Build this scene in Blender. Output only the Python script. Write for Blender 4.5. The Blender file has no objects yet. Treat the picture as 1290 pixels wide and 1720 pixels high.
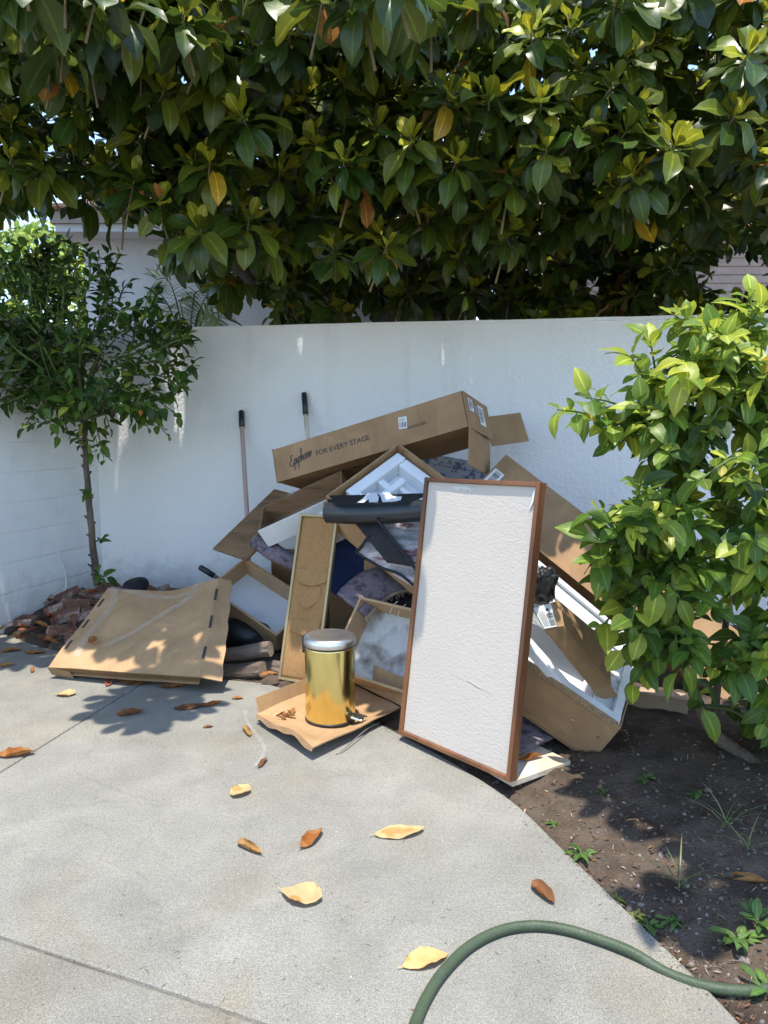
import bpy, bmesh, math, random
import numpy as np
from mathutils import Vector as V, Matrix, noise
random.seed(7); np.random.seed(7)
R = math.radians
sc = bpy.context.scene
COL = sc.collection

# ------------------------------------------------------------------ camera, sky, sun, exposure
PITCH = R(6.6); FOC = 1250.0; CAMZ = 1.38
cam = bpy.data.cameras.new('camera'); camo = bpy.data.objects.new('camera', cam); COL.objects.link(camo)
camo.location = (0, 0, CAMZ); camo.rotation_euler = (R(90) - PITCH, 0, 0)
cam.sensor_fit = 'HORIZONTAL'; cam.sensor_width = 36; cam.lens = 36 * FOC / 1290
cam.clip_start = .05; cam.clip_end = 500
sc.camera = camo
SUN = V((-.03, -.17, .984)).normalized()
world = bpy.data.worlds.new('World'); sc.world = world; world.use_nodes = True
wn = world.node_tree.nodes; wl = world.node_tree.links
sky = wn.new('ShaderNodeTexSky'); sky.sky_type = 'NISHITA'; sky.sun_disc = False
sky.sun_elevation = math.asin(SUN.z); sky.sun_rotation = math.atan2(SUN.x, SUN.y)
sky.air_density = 1.0; sky.dust_density = .3; sky.ozone_density = .5
wl.new(sky.outputs[0], wn['Background'].inputs[0]); wn['Background'].inputs[1].default_value = .15
sl = bpy.data.lights.new('sun', 'SUN'); slo = bpy.data.objects.new('sun', sl); COL.objects.link(slo)
sl.energy = 2.5; sl.angle = R(.53); sl.color = (1, .945, .85)
slo.rotation_euler = SUN.to_track_quat('Z', 'Y').to_euler(); slo.location = (0, 0, 12)
sc.view_settings.view_transform = 'Standard'; sc.view_settings.look = 'None'
sc.view_settings.exposure = 1.5; sc.view_settings.gamma = 1; sc.view_settings.use_curve_mapping = False
sc.render.engine = 'CYCLES'
sc.cycles.max_bounces = 8; sc.cycles.diffuse_bounces = 5; sc.cycles.transparent_max_bounces = 8

# ------------------------------------------------------------------ helpers: survey
def ray(px, py):
    a = (px - 645) / FOC; b = (860 - py) / FOC
    return V((a, math.cos(PITCH) + b * math.sin(PITCH), b * math.cos(PITCH) - math.sin(PITCH)))
def at(px, py, Y):
    d = ray(px, py); return V((0, 0, CAMZ)) + d * (Y / d.y)
def gr(px, py, z=0.0):
    d = ray(px, py); return V((0, 0, CAMZ)) + d * ((z - CAMZ) / d.z)
def pix(p):
    q = V(p) - V((0, 0, CAMZ)); c, s = math.cos(PITCH), math.sin(PITCH)
    zc = q.y * c - q.z * s; yc = q.y * s + q.z * c
    return 645 + FOC * q.x / zc, 860 - FOC * yc / zc, zc
rnd = random.uniform

# ------------------------------------------------------------------ helpers: objects
def setp(o, label=None, cat=None, group=None, kind=None):
    if label: o['label'] = label
    if cat: o['category'] = cat
    if group: o['group'] = group
    if kind: o['kind'] = kind
    return o
def thing(name, loc, label, cat, group=None):
    o = bpy.data.objects.new(name, None); COL.objects.link(o); o.location = loc; o.empty_display_size = .05
    return setp(o, label, cat, group)
def origin_of(o):
    p = V((0, 0, 0))
    while o is not None: p += V(o.location); o = o.parent
    return p
class MB:
    def __init__(s): s.v = []; s.f = []; s.m = []; s.mi = 0; s.sm = False; s.smf = []
    def add(s, vs, fs):
        b = len(s.v); s.v += [V(x) for x in vs]
        for f in fs: s.f.append([b + i for i in f]); s.m.append(s.mi); s.smf.append(s.sm)
        return s
    def box(s, o, u, v, w):
        o, u, v, w = V(o), V(u), V(v), V(w)
        c = [o, o+u, o+u+v, o+v, o+w, o+u+w, o+u+v+w, o+v+w]
        fs = [(0,3,2,1),(4,5,6,7),(0,1,5,4),(1,2,6,5),(2,3,7,6),(3,0,4,7)]
        if u.cross(v).dot(w) < 0: fs = [f[::-1] for f in fs]
        return s.add(c, fs)
    def slab(s, o, u, v, t, nu=1, nv=1, warp=0., seed=0., fn=None):
        """sheet with thickness t (vector) and nu x nv cells, gently warped along t"""
        o, u, v, t = V(o), V(u), V(v), V(t); n = t.normalized(); top = []; bot = []
        for j in range(nv+1):
            for i in range(nu+1):
                a, b = i/nu, j/nv; p = o + u*a + v*b
                d = warp * noise.noise(p*3.1 + V((seed, seed*1.7, 0)))
                if fn: d += fn(a, b)
                bot.append(p + n*d); top.append(p + n*d + t)
        N = (nu+1)*(nv+1); fs = []
        g = lambda i, j: j*(nu+1)+i
        for j in range(nv):
            for i in range(nu):
                a, b, c, d = g(i,j), g(i+1,j), g(i+1,j+1), g(i,j+1)
                fs += [(N+a,N+b,N+c,N+d), (d,c,b,a)]
        for i in range(nu): fs += [(g(i,0),g(i+1,0),N+g(i+1,0),N+g(i,0)), (g(i+1,nv),g(i,nv),N+g(i,nv),N+g(i+1,nv))]
        for j in range(nv): fs += [(g(0,j+1),g(0,j),N+g(0,j),N+g(0,j+1)), (g(nu,j),g(nu,j+1),N+g(nu,j+1),N+g(nu,j))]
        if u.cross(v).dot(t) < 0: fs = [f[::-1] for f in fs]
        return s.add(bot+top, fs)
    def tube(s, pts, rad, n=10, caps=True):
        pts = [V(p) for p in pts]; k = len(pts)
        rad = rad if isinstance(rad, (list, tuple)) else [rad]*k
        ref = V((0,0,1)); vs = []; prev = None
        for i, p in enumerate(pts):
            d = (pts[min(i+1,k-1)] - pts[max(i-1,0)]).normalized()
            if prev is None:
                x = d.orthogonal().normalized()
            else:
                x = (prev - d*prev.dot(d)).normalized()
            prev = x; y = d.cross(x)
            for q in range(n):
                a = 2*math.pi*q/n; vs.append(p + (x*math.cos(a)+y*math.sin(a))*rad[i])
        fs = []
        for i in range(k-1):
            for q in range(n):
                fs.append((i*n+q, i*n+(q+1)%n, (i+1)*n+(q+1)%n, (i+1)*n+q))
        if caps: fs += [tuple(range(n))[::-1], tuple(range((k-1)*n, k*n))]
        old = s.sm; s.sm = True; s.add(vs, fs); s.sm = old
        if caps: s.smf[-1] = s.smf[-2] = False
        return s
    def lathe(s, prof, o=(0,0,0), ax=(0,0,1), n=40):
        o = V(o); ax = V(ax).normalized(); x = ax.orthogonal().normalized(); y = ax.cross(x); vs = []
        for r, h in prof:
            for q in range(n):
                a = 2*math.pi*q/n; vs.append(o + ax*h + (x*math.cos(a)+y*math.sin(a))*r)
        fs = []
        for i in range(len(prof)-1):
            for q in range(n): fs.append((i*n+q, i*n+(q+1)%n, (i+1)*n+(q+1)%n, (i+1)*n+q))
        old = s.sm; s.sm = True; s.add(vs, fs); s.sm = old
        return s
    def build(s, name, mats, parent=None, bevel=0., smooth_angle=None):
        off = origin_of(parent) if parent is not None else V((0,0,0))
        me = bpy.data.meshes.new(name); me.from_pydata([tuple(v-off) for v in s.v], [], s.f); me.update()
        mats = mats if isinstance(mats, (list, tuple)) else [mats]
        for m in mats: me.materials.append(m)
        me.polygons.foreach_set('material_index', s.m); me.polygons.foreach_set('use_smooth', s.smf)
        o = bpy.data.objects.new(name, me); COL.objects.link(o)
        if parent is not None: o.parent = parent
        if bevel > 0:
            b = o.modifiers.new('bevel', 'BEVEL'); b.width = bevel; b.segments = 2; b.limit_method = 'ANGLE'; b.angle_limit = R(40)
        return o
def catmull(P, k=6):
    P = [V(p) for p in P]; out = []
    for i in range(len(P)-1):
        a, b, c, d = P[max(i-1,0)], P[i], P[i+1], P[min(i+2,len(P)-1)]
        for j in range(k):
            t = j/k
            out.append(.5*((2*b)+(c-a)*t+(2*a-5*b+4*c-d)*t*t+(3*b-a-3*c+d)*t**3))
    return out + [P[-1]]
def ortho(o, u, v):
    """orthonormal frame from two edge vectors; returns u^, v^, n^ (n = u x v)"""
    u = V(u).normalized(); v = V(v); v = (v - u*v.dot(u)).normalized(); return u, v, u.cross(v)

# ------------------------------------------------------------------ materials (all procedural)
MAT = {}
def mat(name, c1, c2=None, scale=8., rough=.6, bump=0., bscale=60., detail=5, metal=0., spec=.5, stretch=None,
        c3=None, s3=2., t3=(.5,.65), trans=0., bdist=.01, coat=0.):
    m = bpy.data.materials.new(name); m.use_nodes = True; n = m.node_tree.nodes; l = m.node_tree.links
    b = n['Principled BSDF']; b.inputs['Roughness'].default_value = rough; b.inputs['Metallic'].default_value = metal
    b.inputs['Specular IOR Level'].default_value = spec
    b.inputs['Base Color'].default_value = (*c1, 1)
    if coat: b.inputs['Coat Weight'].default_value = coat
    tc = n.new('ShaderNodeTexCoord'); src = tc.outputs['Object']
    if stretch:
        mp = n.new('ShaderNodeMapping'); mp.inputs['Scale'].default_value = stretch
        l.new(src, mp.inputs[0]); src = mp.outputs[0]
    if c2:
        nz = n.new('ShaderNodeTexNoise'); nz.inputs['Scale'].default_value = scale; nz.inputs['Detail'].default_value = detail
        nz.inputs['Roughness'].default_value = .65
        l.new(src, nz.inputs['Vector'])
        r = n.new('ShaderNodeValToRGB'); r.color_ramp.elements[0].position = .3; r.color_ramp.elements[1].position = .7
        r.color_ramp.elements[0].color = (*c1, 1); r.color_ramp.elements[1].color = (*c2, 1)
        l.new(nz.outputs[0], r.inputs[0]); out = r.outputs[0]
        if c3:
            n3 = n.new('ShaderNodeTexNoise'); n3.inputs['Scale'].default_value = s3; n3.inputs['Detail'].default_value = 6
            l.new(src, n3.inputs['Vector'])
            r3 = n.new('ShaderNodeValToRGB'); r3.color_ramp.elements[0].position = t3[0]; r3.color_ramp.elements[1].position = t3[1]
            r3.color_ramp.elements[0].color = (0,0,0,1); r3.color_ramp.elements[1].color = (1,1,1,1)
            l.new(n3.outputs[0], r3.inputs[0])
            mx = n.new('ShaderNodeMix'); mx.data_type = 'RGBA'; mx.inputs[7].default_value = (*c3, 1)
            l.new(r3.outputs[0], mx.inputs[0]); l.new(out, mx.inputs[6]); out = mx.outputs[2]
        l.new(out, b.inputs['Base Color'])
    if bump:
        nb = n.new('ShaderNodeTexNoise'); nb.inputs['Scale'].default_value = bscale; nb.inputs['Detail'].default_value = 4
        l.new(src, nb.inputs['Vector'])
        bp = n.new('ShaderNodeBump'); bp.inputs['Strength'].default_value = bump; bp.inputs['Distance'].default_value = bdist
        l.new(nb.outputs[0], bp.inputs['Height']); l.new(bp.outputs[0], b.inputs['Normal'])
    MAT[name] = m; return m
def leafmat(name, trans=.3, rough=.38, spec=.5, bump=.15):
    m = bpy.data.materials.new(name); m.use_nodes = True; n = m.node_tree.nodes; l = m.node_tree.links
    b = n['Principled BSDF']; b.inputs['Roughness'].default_value = rough; b.inputs['Specular IOR Level'].default_value = spec
    a = n.new('ShaderNodeAttribute'); a.attribute_name = 'Col'
    # alpha of the attribute is the distance from the midrib: a pale line down the middle of the leaf
    rb = n.new('ShaderNodeMapRange'); rb.inputs[1].default_value = .05; rb.inputs[2].default_value = .13; rb.inputs[3].default_value = 1.75; rb.inputs[4].default_value = 1.; l.new(a.outputs['Alpha'], rb.inputs[0])
    ml = n.new('ShaderNodeMath'); ml.operation = 'MULTIPLY'
    tc = n.new('ShaderNodeTexCoord'); nz = n.new('ShaderNodeTexNoise'); nz.inputs['Scale'].default_value = 35; nz.inputs['Detail'].default_value = 3
    l.new(tc.outputs['Object'], nz.inputs['Vector'])
    mr = n.new('ShaderNodeMapRange'); mr.inputs[3].default_value = .72; mr.inputs[4].default_value = 1.28; l.new(nz.outputs[0], mr.inputs[0])
    mu = n.new('ShaderNodeMix'); mu.data_type = 'RGBA'; mu.blend_type = 'MULTIPLY'; mu.inputs[0].default_value = 1
    l.new(mr.outputs[0], ml.inputs[0]); l.new(rb.outputs[0], ml.inputs[1])
    l.new(a.outputs['Color'], mu.inputs[6]); l.new(ml.outputs[0], mu.inputs[7])
    l.new(mu.outputs[2], b.inputs['Base Color'])
    t = n.new('ShaderNodeBsdfTranslucent')
    hs = n.new('ShaderNodeHueSaturation'); hs.inputs['Value'].default_value = 1.5; hs.inputs['Hue'].default_value = .49
    l.new(mu.outputs[2], hs.inputs['Color']); l.new(hs.outputs[0], t.inputs['Color'])
    mx = n.new('ShaderNodeMixShader'); mx.inputs[0].default_value = trans
    l.new(b.outputs[0], mx.inputs[1]); l.new(t.outputs[0], mx.inputs[2]); l.new(mx.outputs[0], n['Material Output'].inputs[0])
    if bump:
        bp = n.new('ShaderNodeBump'); bp.inputs['Strength'].default_value = bump; bp.inputs['Distance'].default_value = .004
        l.new(nz.outputs[0], bp.inputs['Height']); l.new(bp.outputs[0], b.inputs['Normal'])
    MAT[name] = m; return m

mat('card', (.34,.205,.105), (.39,.24,.125), 5, .75, .12, 140, spec=.25, c3=(.285,.17,.085), s3=1.6, t3=(.5,.75))
mat('card_light', (.40,.25,.13), (.45,.285,.15), 5, .75, .15, 120, spec=.25, c3=(.35,.215,.11), s3=1.8, t3=(.5,.75))
mat('card_in', (.30,.19,.10), (.37,.24,.13), 4, .8, .15, 120, spec=.2)
mat('card_edge', (.42,.30,.18), (.20,.13,.075), 90, .9, .3, 200, stretch=(1,1,1), spec=.1)
mat('foam', (.80,.82,.84), (.72,.74,.77), 6, .55, .25, 180, spec=.35)
mat('wood_brown', (.19,.105,.052), (.28,.165,.085), 9, .5, .12, 60, stretch=(1,1,7), c3=(.13,.075,.04), s3=3)
mat('wood_tan', (.42,.27,.14), (.52,.35,.19), 7, .55, .12, 70, stretch=(5,1,1))
mat('lam_white', (.72,.72,.70), (.64,.64,.62), 4, .4, .05, 60, c3=(.45,.42,.36), s3=5, t3=(.6,.78))
mat('dirty_white', (.62,.61,.57), (.50,.49,.45), 10, .7, .1, 60, c3=(.16,.13,.10), s3=7, t3=(.5,.68))
mat('frame_wood', (.15,.058,.022), (.25,.105,.042), 14, .42, .15, 70, stretch=(1,1,.12), c3=(.10,.04,.018), s3=5)
mat('brass_frame', (.34,.26,.13), (.42,.33,.18), 6, .35, 0, metal=.5)
mat('stucco', (.87,.865,.85), (.84,.835,.82), 1.5, .8, .5, 42, spec=.25, bdist=.012, c3=(.70,.70,.69), s3=.9, t3=(.5,.8))
mat('block_paint', (.85,.85,.845), (.81,.81,.80), 3, .75, .5, 70, spec=.3, bdist=.008, c3=(.66,.65,.62), s3=3, t3=(.55,.8))
mat('mortar', (.66,.66,.65), (.56,.56,.545), 18, .85, .6, 90)
mat('soil', (.070,.051,.037), (.135,.103,.077), 9, .95, .8, 90, spec=.1, c3=(.048,.034,.025), s3=3, bdist=.02)
mat('joint', (.09,.08,.065), (.19,.17,.14), 30, .95, .6, 120)
mat('steel', (.80,.81,.82), (.62,.63,.64), 14, .36, .06, 30, metal=1.)
mat('chrome', (.75,.76,.77), None, rough=.12, metal=1.)
mat('black_plastic', (.018,.018,.02), (.028,.028,.03), 10, .38, .05, 60)
mat('black_vinyl', (.014,.017,.02), (.024,.028,.032), 6, .33, .25, 160, bdist=.003)
mat('black_cloth', (.012,.012,.014), (.025,.025,.028), 20, .9, .3, 200)
mat('blue_cloth', (.012,.03,.11), (.02,.048,.16), 12, .85, .4, 120)
mat('carpet', (.15,.115,.14), (.26,.215,.235), 60, .95, .8, 220, c3=(.085,.062,.085), s3=22)
mat('carpet_back', (.45,.38,.27), (.33,.27,.19), 40, .95, .6, 160)
mat('floral', (.30,.31,.34), (.36,.37,.40), 3, .6, .05, 60, c3=(.085,.10,.17), s3=26, t3=(.5,.57))
mat('print_white', (.72,.73,.75), (.66,.67,.69), 5, .5)
mat('paper', (.74,.74,.72), (.68,.68,.66), 4, .6)
mat('ink', (.065,.05,.042), (.085,.066,.052), 40, .7)
mat('ink_black', (.03,.03,.03), (.045,.045,.045), 40, .7)
mat('bark', (.10,.074,.054), (.19,.145,.108), 16, .9, .9, 60, stretch=(1,1,.4), c3=(.055,.042,.033), s3=9, bdist=.02)
mat('bark_mag', (.13,.115,.10), (.20,.18,.155), 10, .9, .6, 40, c3=(.08,.07,.06), s3=4)
mat('twig', (.16,.12,.055), (.22,.17,.08), 12, .7)
mat('twig_green', (.07,.12,.025), (.11,.15,.04), 12, .6)
mat('log', (.13,.095,.07), (.24,.18,.14), 12, .9, .8, 40, stretch=(.3,1,1), c3=(.11,.08,.06), s3=5)
mat('timber', (.30,.22,.15), (.42,.32,.23), 9, .85, .4, 60, stretch=(.3,1,1))
mat('ply', (.50,.39,.27), (.60,.49,.36), 7, .75, .2, 60, c3=(.68,.62,.53), s3=4)
mat('brick', (.16,.078,.056), (.24,.125,.09), 12, .95, .9, 50, spec=.1, c3=(.36,.27,.22), s3=9, t3=(.5,.62), bdist=.02)
mat('hose', (.046,.066,.036), (.062,.085,.048), 14, .5, .25, 150, spec=.3, c3=(.07,.085,.058), s3=30, t3=(.55,.7))
mat('handle_wood', (.42,.30,.25), (.50,.38,.33), 9, .6, .1, 50, stretch=(1,1,.2))
mat('house_white', (.62,.63,.66), (.57,.58,.61), 2, .85, .3, 30)
mat('roof', (.42,.30,.23), (.52,.39,.31), 8, .9, .4, 30)
mat('fascia', (.30,.25,.21), (.36,.30,.26), 5, .7)
mat('shingle', (.46,.33,.26), (.56,.42,.34), 9, .9, .3, 50)
mat('orange', (.75,.29,.02), (.8,.36,.03), 10, .45, .2, 120)
mat('cable', (.70,.70,.69), None, rough=.5)
mat('wire', (.30,.29,.28), None, rough=.4, metal=.6)
mat('oilbag', (.010,.010,.011), None, rough=.45)

# soil splashed up the foot of the walls, thin runs from the top
for nm_ in ('stucco', 'block_paint'):
    m = MAT[nm_]; n = m.node_tree.nodes; l = m.node_tree.links; b = n['Principled BSDF']; old = b.inputs['Base Color'].links[0].from_socket
    ge = n.new('ShaderNodeNewGeometry'); sx_ = n.new('ShaderNodeSeparateXYZ'); l.new(ge.outputs['Position'], sx_.inputs[0])
    hz = n.new('ShaderNodeMapRange'); hz.inputs[1].default_value = .05; hz.inputs[2].default_value = .55; hz.inputs[3].default_value = .62; hz.inputs[4].default_value = .0; l.new(sx_.outputs[2], hz.inputs[0])
    sp_n = n.new('ShaderNodeTexNoise'); sp_n.inputs['Scale'].default_value = 11; sp_n.inputs['Detail'].default_value = 9; sp_n.inputs['Roughness'].default_value = .7; l.new(ge.outputs['Position'], sp_n.inputs['Vector'])
    ad = n.new('ShaderNodeMath'); ad.operation = 'ADD'; l.new(hz.outputs[0], ad.inputs[0]); l.new(sp_n.outputs[0], ad.inputs[1])
    th = n.new('ShaderNodeMapRange'); th.inputs[1].default_value = .72; th.inputs[2].default_value = 1.15; th.inputs[4].default_value = .55; l.new(ad.outputs[0], th.inputs[0])
    mp = n.new('ShaderNodeMapping'); mp.inputs['Scale'].default_value = (9, 9, .7); l.new(ge.outputs['Position'], mp.inputs[0])
    rn = n.new('ShaderNodeTexNoise'); rn.inputs['Scale'].default_value = 1.; rn.inputs['Detail'].default_value = 5; l.new(mp.outputs[0], rn.inputs['Vector'])
    rr_ = n.new('ShaderNodeMapRange'); rr_.inputs[1].default_value = .58; rr_.inputs[2].default_value = .78; rr_.inputs[4].default_value = .16; l.new(rn.outputs[0], rr_.inputs[0])
    mxa = n.new('ShaderNodeMath'); mxa.operation = 'MAXIMUM'; l.new(th.outputs[0], mxa.inputs[0]); l.new(rr_.outputs[0], mxa.inputs[1])
    mu = n.new('ShaderNodeMix'); mu.data_type = 'RGBA'; mu.inputs[7].default_value = (.48,.43,.37,1); l.new(mxa.outputs[0], mu.inputs[0]); l.new(old, mu.inputs[6]); l.new(mu.outputs[2], b.inputs['Base Color'])

# cardboard: faint flutes showing through the liner, scuffs and damp blotches
for nm_ in ('card', 'card_light', 'card_in'):
    m = MAT[nm_]; n = m.node_tree.nodes; l = m.node_tree.links; b = n['Principled BSDF']
    tc = n.new('ShaderNodeTexCoord'); wv_ = n.new('ShaderNodeTexWave'); wv_.inputs['Scale'].default_value = 45; wv_.inputs['Distortion'].default_value = .4; wv_.bands_direction = 'DIAGONAL'
    l.new(tc.outputs['Object'], wv_.inputs['Vector'])
    sc_n = n.new('ShaderNodeTexNoise'); sc_n.inputs['Scale'].default_value = 3.2; sc_n.inputs['Detail'].default_value = 9; sc_n.inputs['Roughness'].default_value = .75; sc_n.inputs['Distortion'].default_value = 1.2
    l.new(tc.outputs['Object'], sc_n.inputs['Vector'])
    mr = n.new('ShaderNodeMapRange'); mr.inputs[1].default_value = .35; mr.inputs[2].default_value = .68; mr.inputs[3].default_value = .80; mr.inputs[4].default_value = 1.14; l.new(sc_n.outputs[0], mr.inputs[0])
    old = b.inputs['Base Color'].links[0].from_socket
    mu = n.new('ShaderNodeMix'); mu.data_type = 'RGBA'; mu.blend_type = 'MULTIPLY'; mu.inputs[0].default_value = 1; l.new(old, mu.inputs[6]); l.new(mr.outputs[0], mu.inputs[7]); l.new(mu.outputs[2], b.inputs['Base Color'])
    bp = n.new('ShaderNodeBump'); bp.inputs['Strength'].default_value = .10; bp.inputs['Distance'].default_value = .002
    l.new(wv_.outputs['Fac'], bp.inputs['Height']); l.new(b.inputs['Normal'].links[0].from_socket, bp.inputs['Normal']); l.new(bp.outputs[0], b.inputs['Normal'])

# gold: brushed, a little uneven
m = mat('gold', (.82,.69,.28), (.76,.63,.24), 3, .17, 0, metal=1.)
n = m.node_tree.nodes; l = m.node_tree.links
tc = n.new('ShaderNodeTexCoord'); mp = n.new('ShaderNodeMapping'); mp.inputs['Scale'].default_value = (60, 60, 1.5)
nz = n.new('ShaderNodeTexNoise'); nz.inputs['Scale'].default_value = 3; l.new(tc.outputs['Object'], mp.inputs[0]); l.new(mp.outputs[0], nz.inputs['Vector'])
mr = n.new('ShaderNodeMapRange'); mr.inputs[3].default_value = .14; mr.inputs[4].default_value = .30; l.new(nz.outputs[0], mr.inputs[0]); l.new(mr.outputs[0], n['Principled BSDF'].inputs['Roughness'])

# clear parcel tape / plastic film
m = mat('tape', (.80,.79,.76), None, rough=.08, bump=1., bscale=45, bdist=.02, spec=1.)
n = m.node_tree.nodes; l = m.node_tree.links
tr = n.new('ShaderNodeBsdfTransparent'); mx = n.new('ShaderNodeMixShader'); mx.inputs[0].default_value = .13
l.new(tr.outputs[0], mx.inputs[1]); l.new(n['Principled BSDF'].outputs[0], mx.inputs[2]); l.new(mx.outputs[0], n['Material Output'].inputs[0])

# textured wallpaper on the framed board: raised blobs
m = mat('board_paper', (.535,.48,.42), (.51,.455,.395), 3, .7, 0)
n = m.node_tree.nodes; l = m.node_tree.links
tc = n.new('ShaderNodeTexCoord'); mp = n.new('ShaderNodeMapping'); mp.inputs['Scale'].default_value = (1, 1, 1.7)
nz = n.new('ShaderNodeTexNoise'); nz.inputs['Scale'].default_value = 66; nz.inputs['Detail'].default_value = 2.5; nz.inputs['Distortion'].default_value = .6
l.new(tc.outputs['Object'], mp.inputs[0]); l.new(mp.outputs[0], nz.inputs['Vector'])
bp = n.new('ShaderNodeBump'); bp.inputs['Strength'].default_value = .34; bp.inputs['Distance'].default_value = .006
l.new(nz.outputs[0], bp.inputs['Height']); l.new(bp.outputs[0], n['Principled BSDF'].inputs['Normal'])

# cork: fine two-scale speckle
m = mat('cork', (.27,.14,.048), (.42,.235,.09), 120, .85, .5, 220, detail=4, c3=(.20,.11,.045), s3=150, t3=(.62,.7), bdist=.003)

# concrete
def concrete(name, base):
    m = bpy.data.materials.new(name); m.use_nodes = True; n = m.node_tree.nodes; l = m.node_tree.links
    b = n['Principled BSDF']; b.inputs['Roughness'].default_value = .85; b.inputs['Specular IOR Level'].default_value = .25
    tc = n.new('ShaderNodeTexCoord')
    def nz(scale, det, lo, hi, dist=0.):
        t = n.new('ShaderNodeTexNoise'); t.inputs['Scale'].default_value = scale; t.inputs['Detail'].default_value = det
        t.inputs['Roughness'].default_value = .62; t.inputs['Distortion'].default_value = dist
        l.new(tc.outputs['Object'], t.inputs['Vector'])
        r = n.new('ShaderNodeMapRange'); r.inputs[1].default_value = .25; r.inputs[2].default_value = .75
        r.inputs[3].default_value = lo; r.inputs[4].default_value = hi; l.new(t.outputs[0], r.inputs[0]); return t, r.outputs[0]
    def mul(a, bb):
        x = n.new('ShaderNodeMath'); x.operation = 'MULTIPLY'; l.new(a, x.inputs[0]); l.new(bb, x.inputs[1]); return x.outputs[0]
    _, a = nz(1.1, 6, .82, 1.14, .5); _, c = nz(4.5, 8, .84, 1.13, .6); f, d = nz(210, 2, .58, 1.42); _, e = nz(75, 3, .86, 1.14)
    v = mul(mul(mul(a, c), d), e)
    # sparse dark pits
    vo = n.new('ShaderNodeTexVoronoi'); vo.inputs['Scale'].default_value = 55; l.new(tc.outputs['Object'], vo.inputs['Vector'])
    pr = n.new('ShaderNodeMapRange'); pr.inputs[1].default_value = .06; pr.inputs[2].default_value = .13; pr.inputs[3].default_value = .55; pr.inputs[4].default_value = 1
    l.new(vo.outputs['Distance'], pr.inputs[0]); v = mul(v, pr.outputs[0])
    # hairline cracks, only here and there
    dv = n.new('ShaderNodeTexNoise'); dv.inputs['Scale'].default_value = 2.2; dv.inputs['Detail'].default_value = 6; l.new(tc.outputs['Object'], dv.inputs['Vector'])
    va = n.new('ShaderNodeVectorMath'); va.operation = 'MULTIPLY_ADD'; va.inputs[1].default_value = (.5,.5,0); l.new(dv.outputs['Color'], va.inputs[0]); l.new(tc.outputs['Object'], va.inputs[2])
    vc = n.new('ShaderNodeTexVoronoi'); vc.feature = 'DISTANCE_TO_EDGE'; vc.inputs['Scale'].default_value = .55; l.new(va.outputs[0], vc.inputs['Vector'])
    cr_ = n.new('ShaderNodeMapRange'); cr_.inputs[1].default_value = .0006; cr_.inputs[2].default_value = .0022; cr_.inputs[3].default_value = .90; cr_.inputs[4].default_value = 1; l.new(vc.outputs['Distance'], cr_.inputs[0])
    v = mul(v, cr_.outputs[0])
    _, wp = nz(2.6, 9, .93, 1.10, 1.5); v = mul(v, wp)
    # warm stains
    st = n.new('ShaderNodeTexNoise'); st.inputs['Scale'].default_value = 1.9; st.inputs['Detail'].default_value = 7; st.inputs['Distortion'].default_value = .8
    l.new(tc.outputs['Object'], st.inputs['Vector'])
    sr = n.new('ShaderNodeMapRange'); sr.inputs[1].default_value = .52; sr.inputs[2].default_value = .72; l.new(st.outputs[0], sr.inputs[0])
    cm = n.new('ShaderNodeMix'); cm.data_type = 'RGBA'; cm.inputs[6].default_value = (*base, 1)
    cm.inputs[7].default_value = (base[0]*.96, base[1]*.91, base[2]*.82, 1); l.new(sr.outputs[0], cm.inputs[0])
    mu = n.new('ShaderNodeMix'); mu.data_type = 'RGBA'; mu.blend_type = 'MULTIPLY'; mu.inputs[0].default_value = 1
    l.new(cm.outputs[2], mu.inputs[6]); l.new(v, mu.inputs[7]); l.new(mu.outputs[2], b.inputs['Base Color'])
    bp = n.new('ShaderNodeBump'); bp.inputs['Strength'].default_value = .5; bp.inputs['Distance'].default_value = .003
    l.new(f.outputs[0], bp.inputs['Height']); l.new(bp.outputs[0], b.inputs['Normal'])
    MAT[name] = m
concrete('concrete', (.225,.216,.187)); concrete('concrete_b', (.222,.211,.181)); concrete('concrete_c', (.207,.197,.168))

# patterned rug: woven streaks of grey, off-white, dark red and charcoal
m = mat('rug', (.5,.5,.5), (.4,.4,.4), 5, .95, .4, 240)
n = m.node_tree.nodes; l = m.node_tree.links; b = n['Principled BSDF']
tc = n.new('ShaderNodeTexCoord'); mp = n.new('ShaderNodeMapping'); mp.inputs['Scale'].default_value = (2.2, 2.2, 11); mp.inputs['Rotation'].default_value = (.2,.25,.1)
nz = n.new('ShaderNodeTexNoise'); nz.inputs['Scale'].default_value = 1.5; nz.inputs['Detail'].default_value = 5
l.new(tc.outputs['Object'], mp.inputs[0]); l.new(mp.outputs[0], nz.inputs['Vector'])
r = n.new('ShaderNodeValToRGB'); cr = r.color_ramp
for e in ((.30,(.055,.05,.06)),(.38,(.20,.19,.20)),(.46,(.30,.28,.285)),(.50,(.48,.45,.45)),(.56,(.36,.33,.335)),(.62,(.17,.055,.06)),(.66,(.34,.31,.32))):
    x = cr.elements.new(e[0]); x.color = (*e[1], 1)
cr.elements[0].color = (.04,.04,.045,1); cr.elements[-1].color = (.45,.42,.42,1); cr.interpolation = 'EASE'
l.new(nz.outputs[0], r.inputs[0])
n2 = n.new('ShaderNodeTexNoise'); n2.inputs['Scale'].default_value = 90; l.new(tc.outputs['Object'], n2.inputs['Vector'])
mr = n.new('ShaderNodeMapRange'); mr.inputs[3].default_value = .6; mr.inputs[4].default_value = 1.4; l.new(n2.outputs[0], mr.inputs[0])
mu = n.new('ShaderNodeMix'); mu.data_type = 'RGBA'; mu.blend_type = 'MULTIPLY'; mu.inputs[0].default_value = 1
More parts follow.
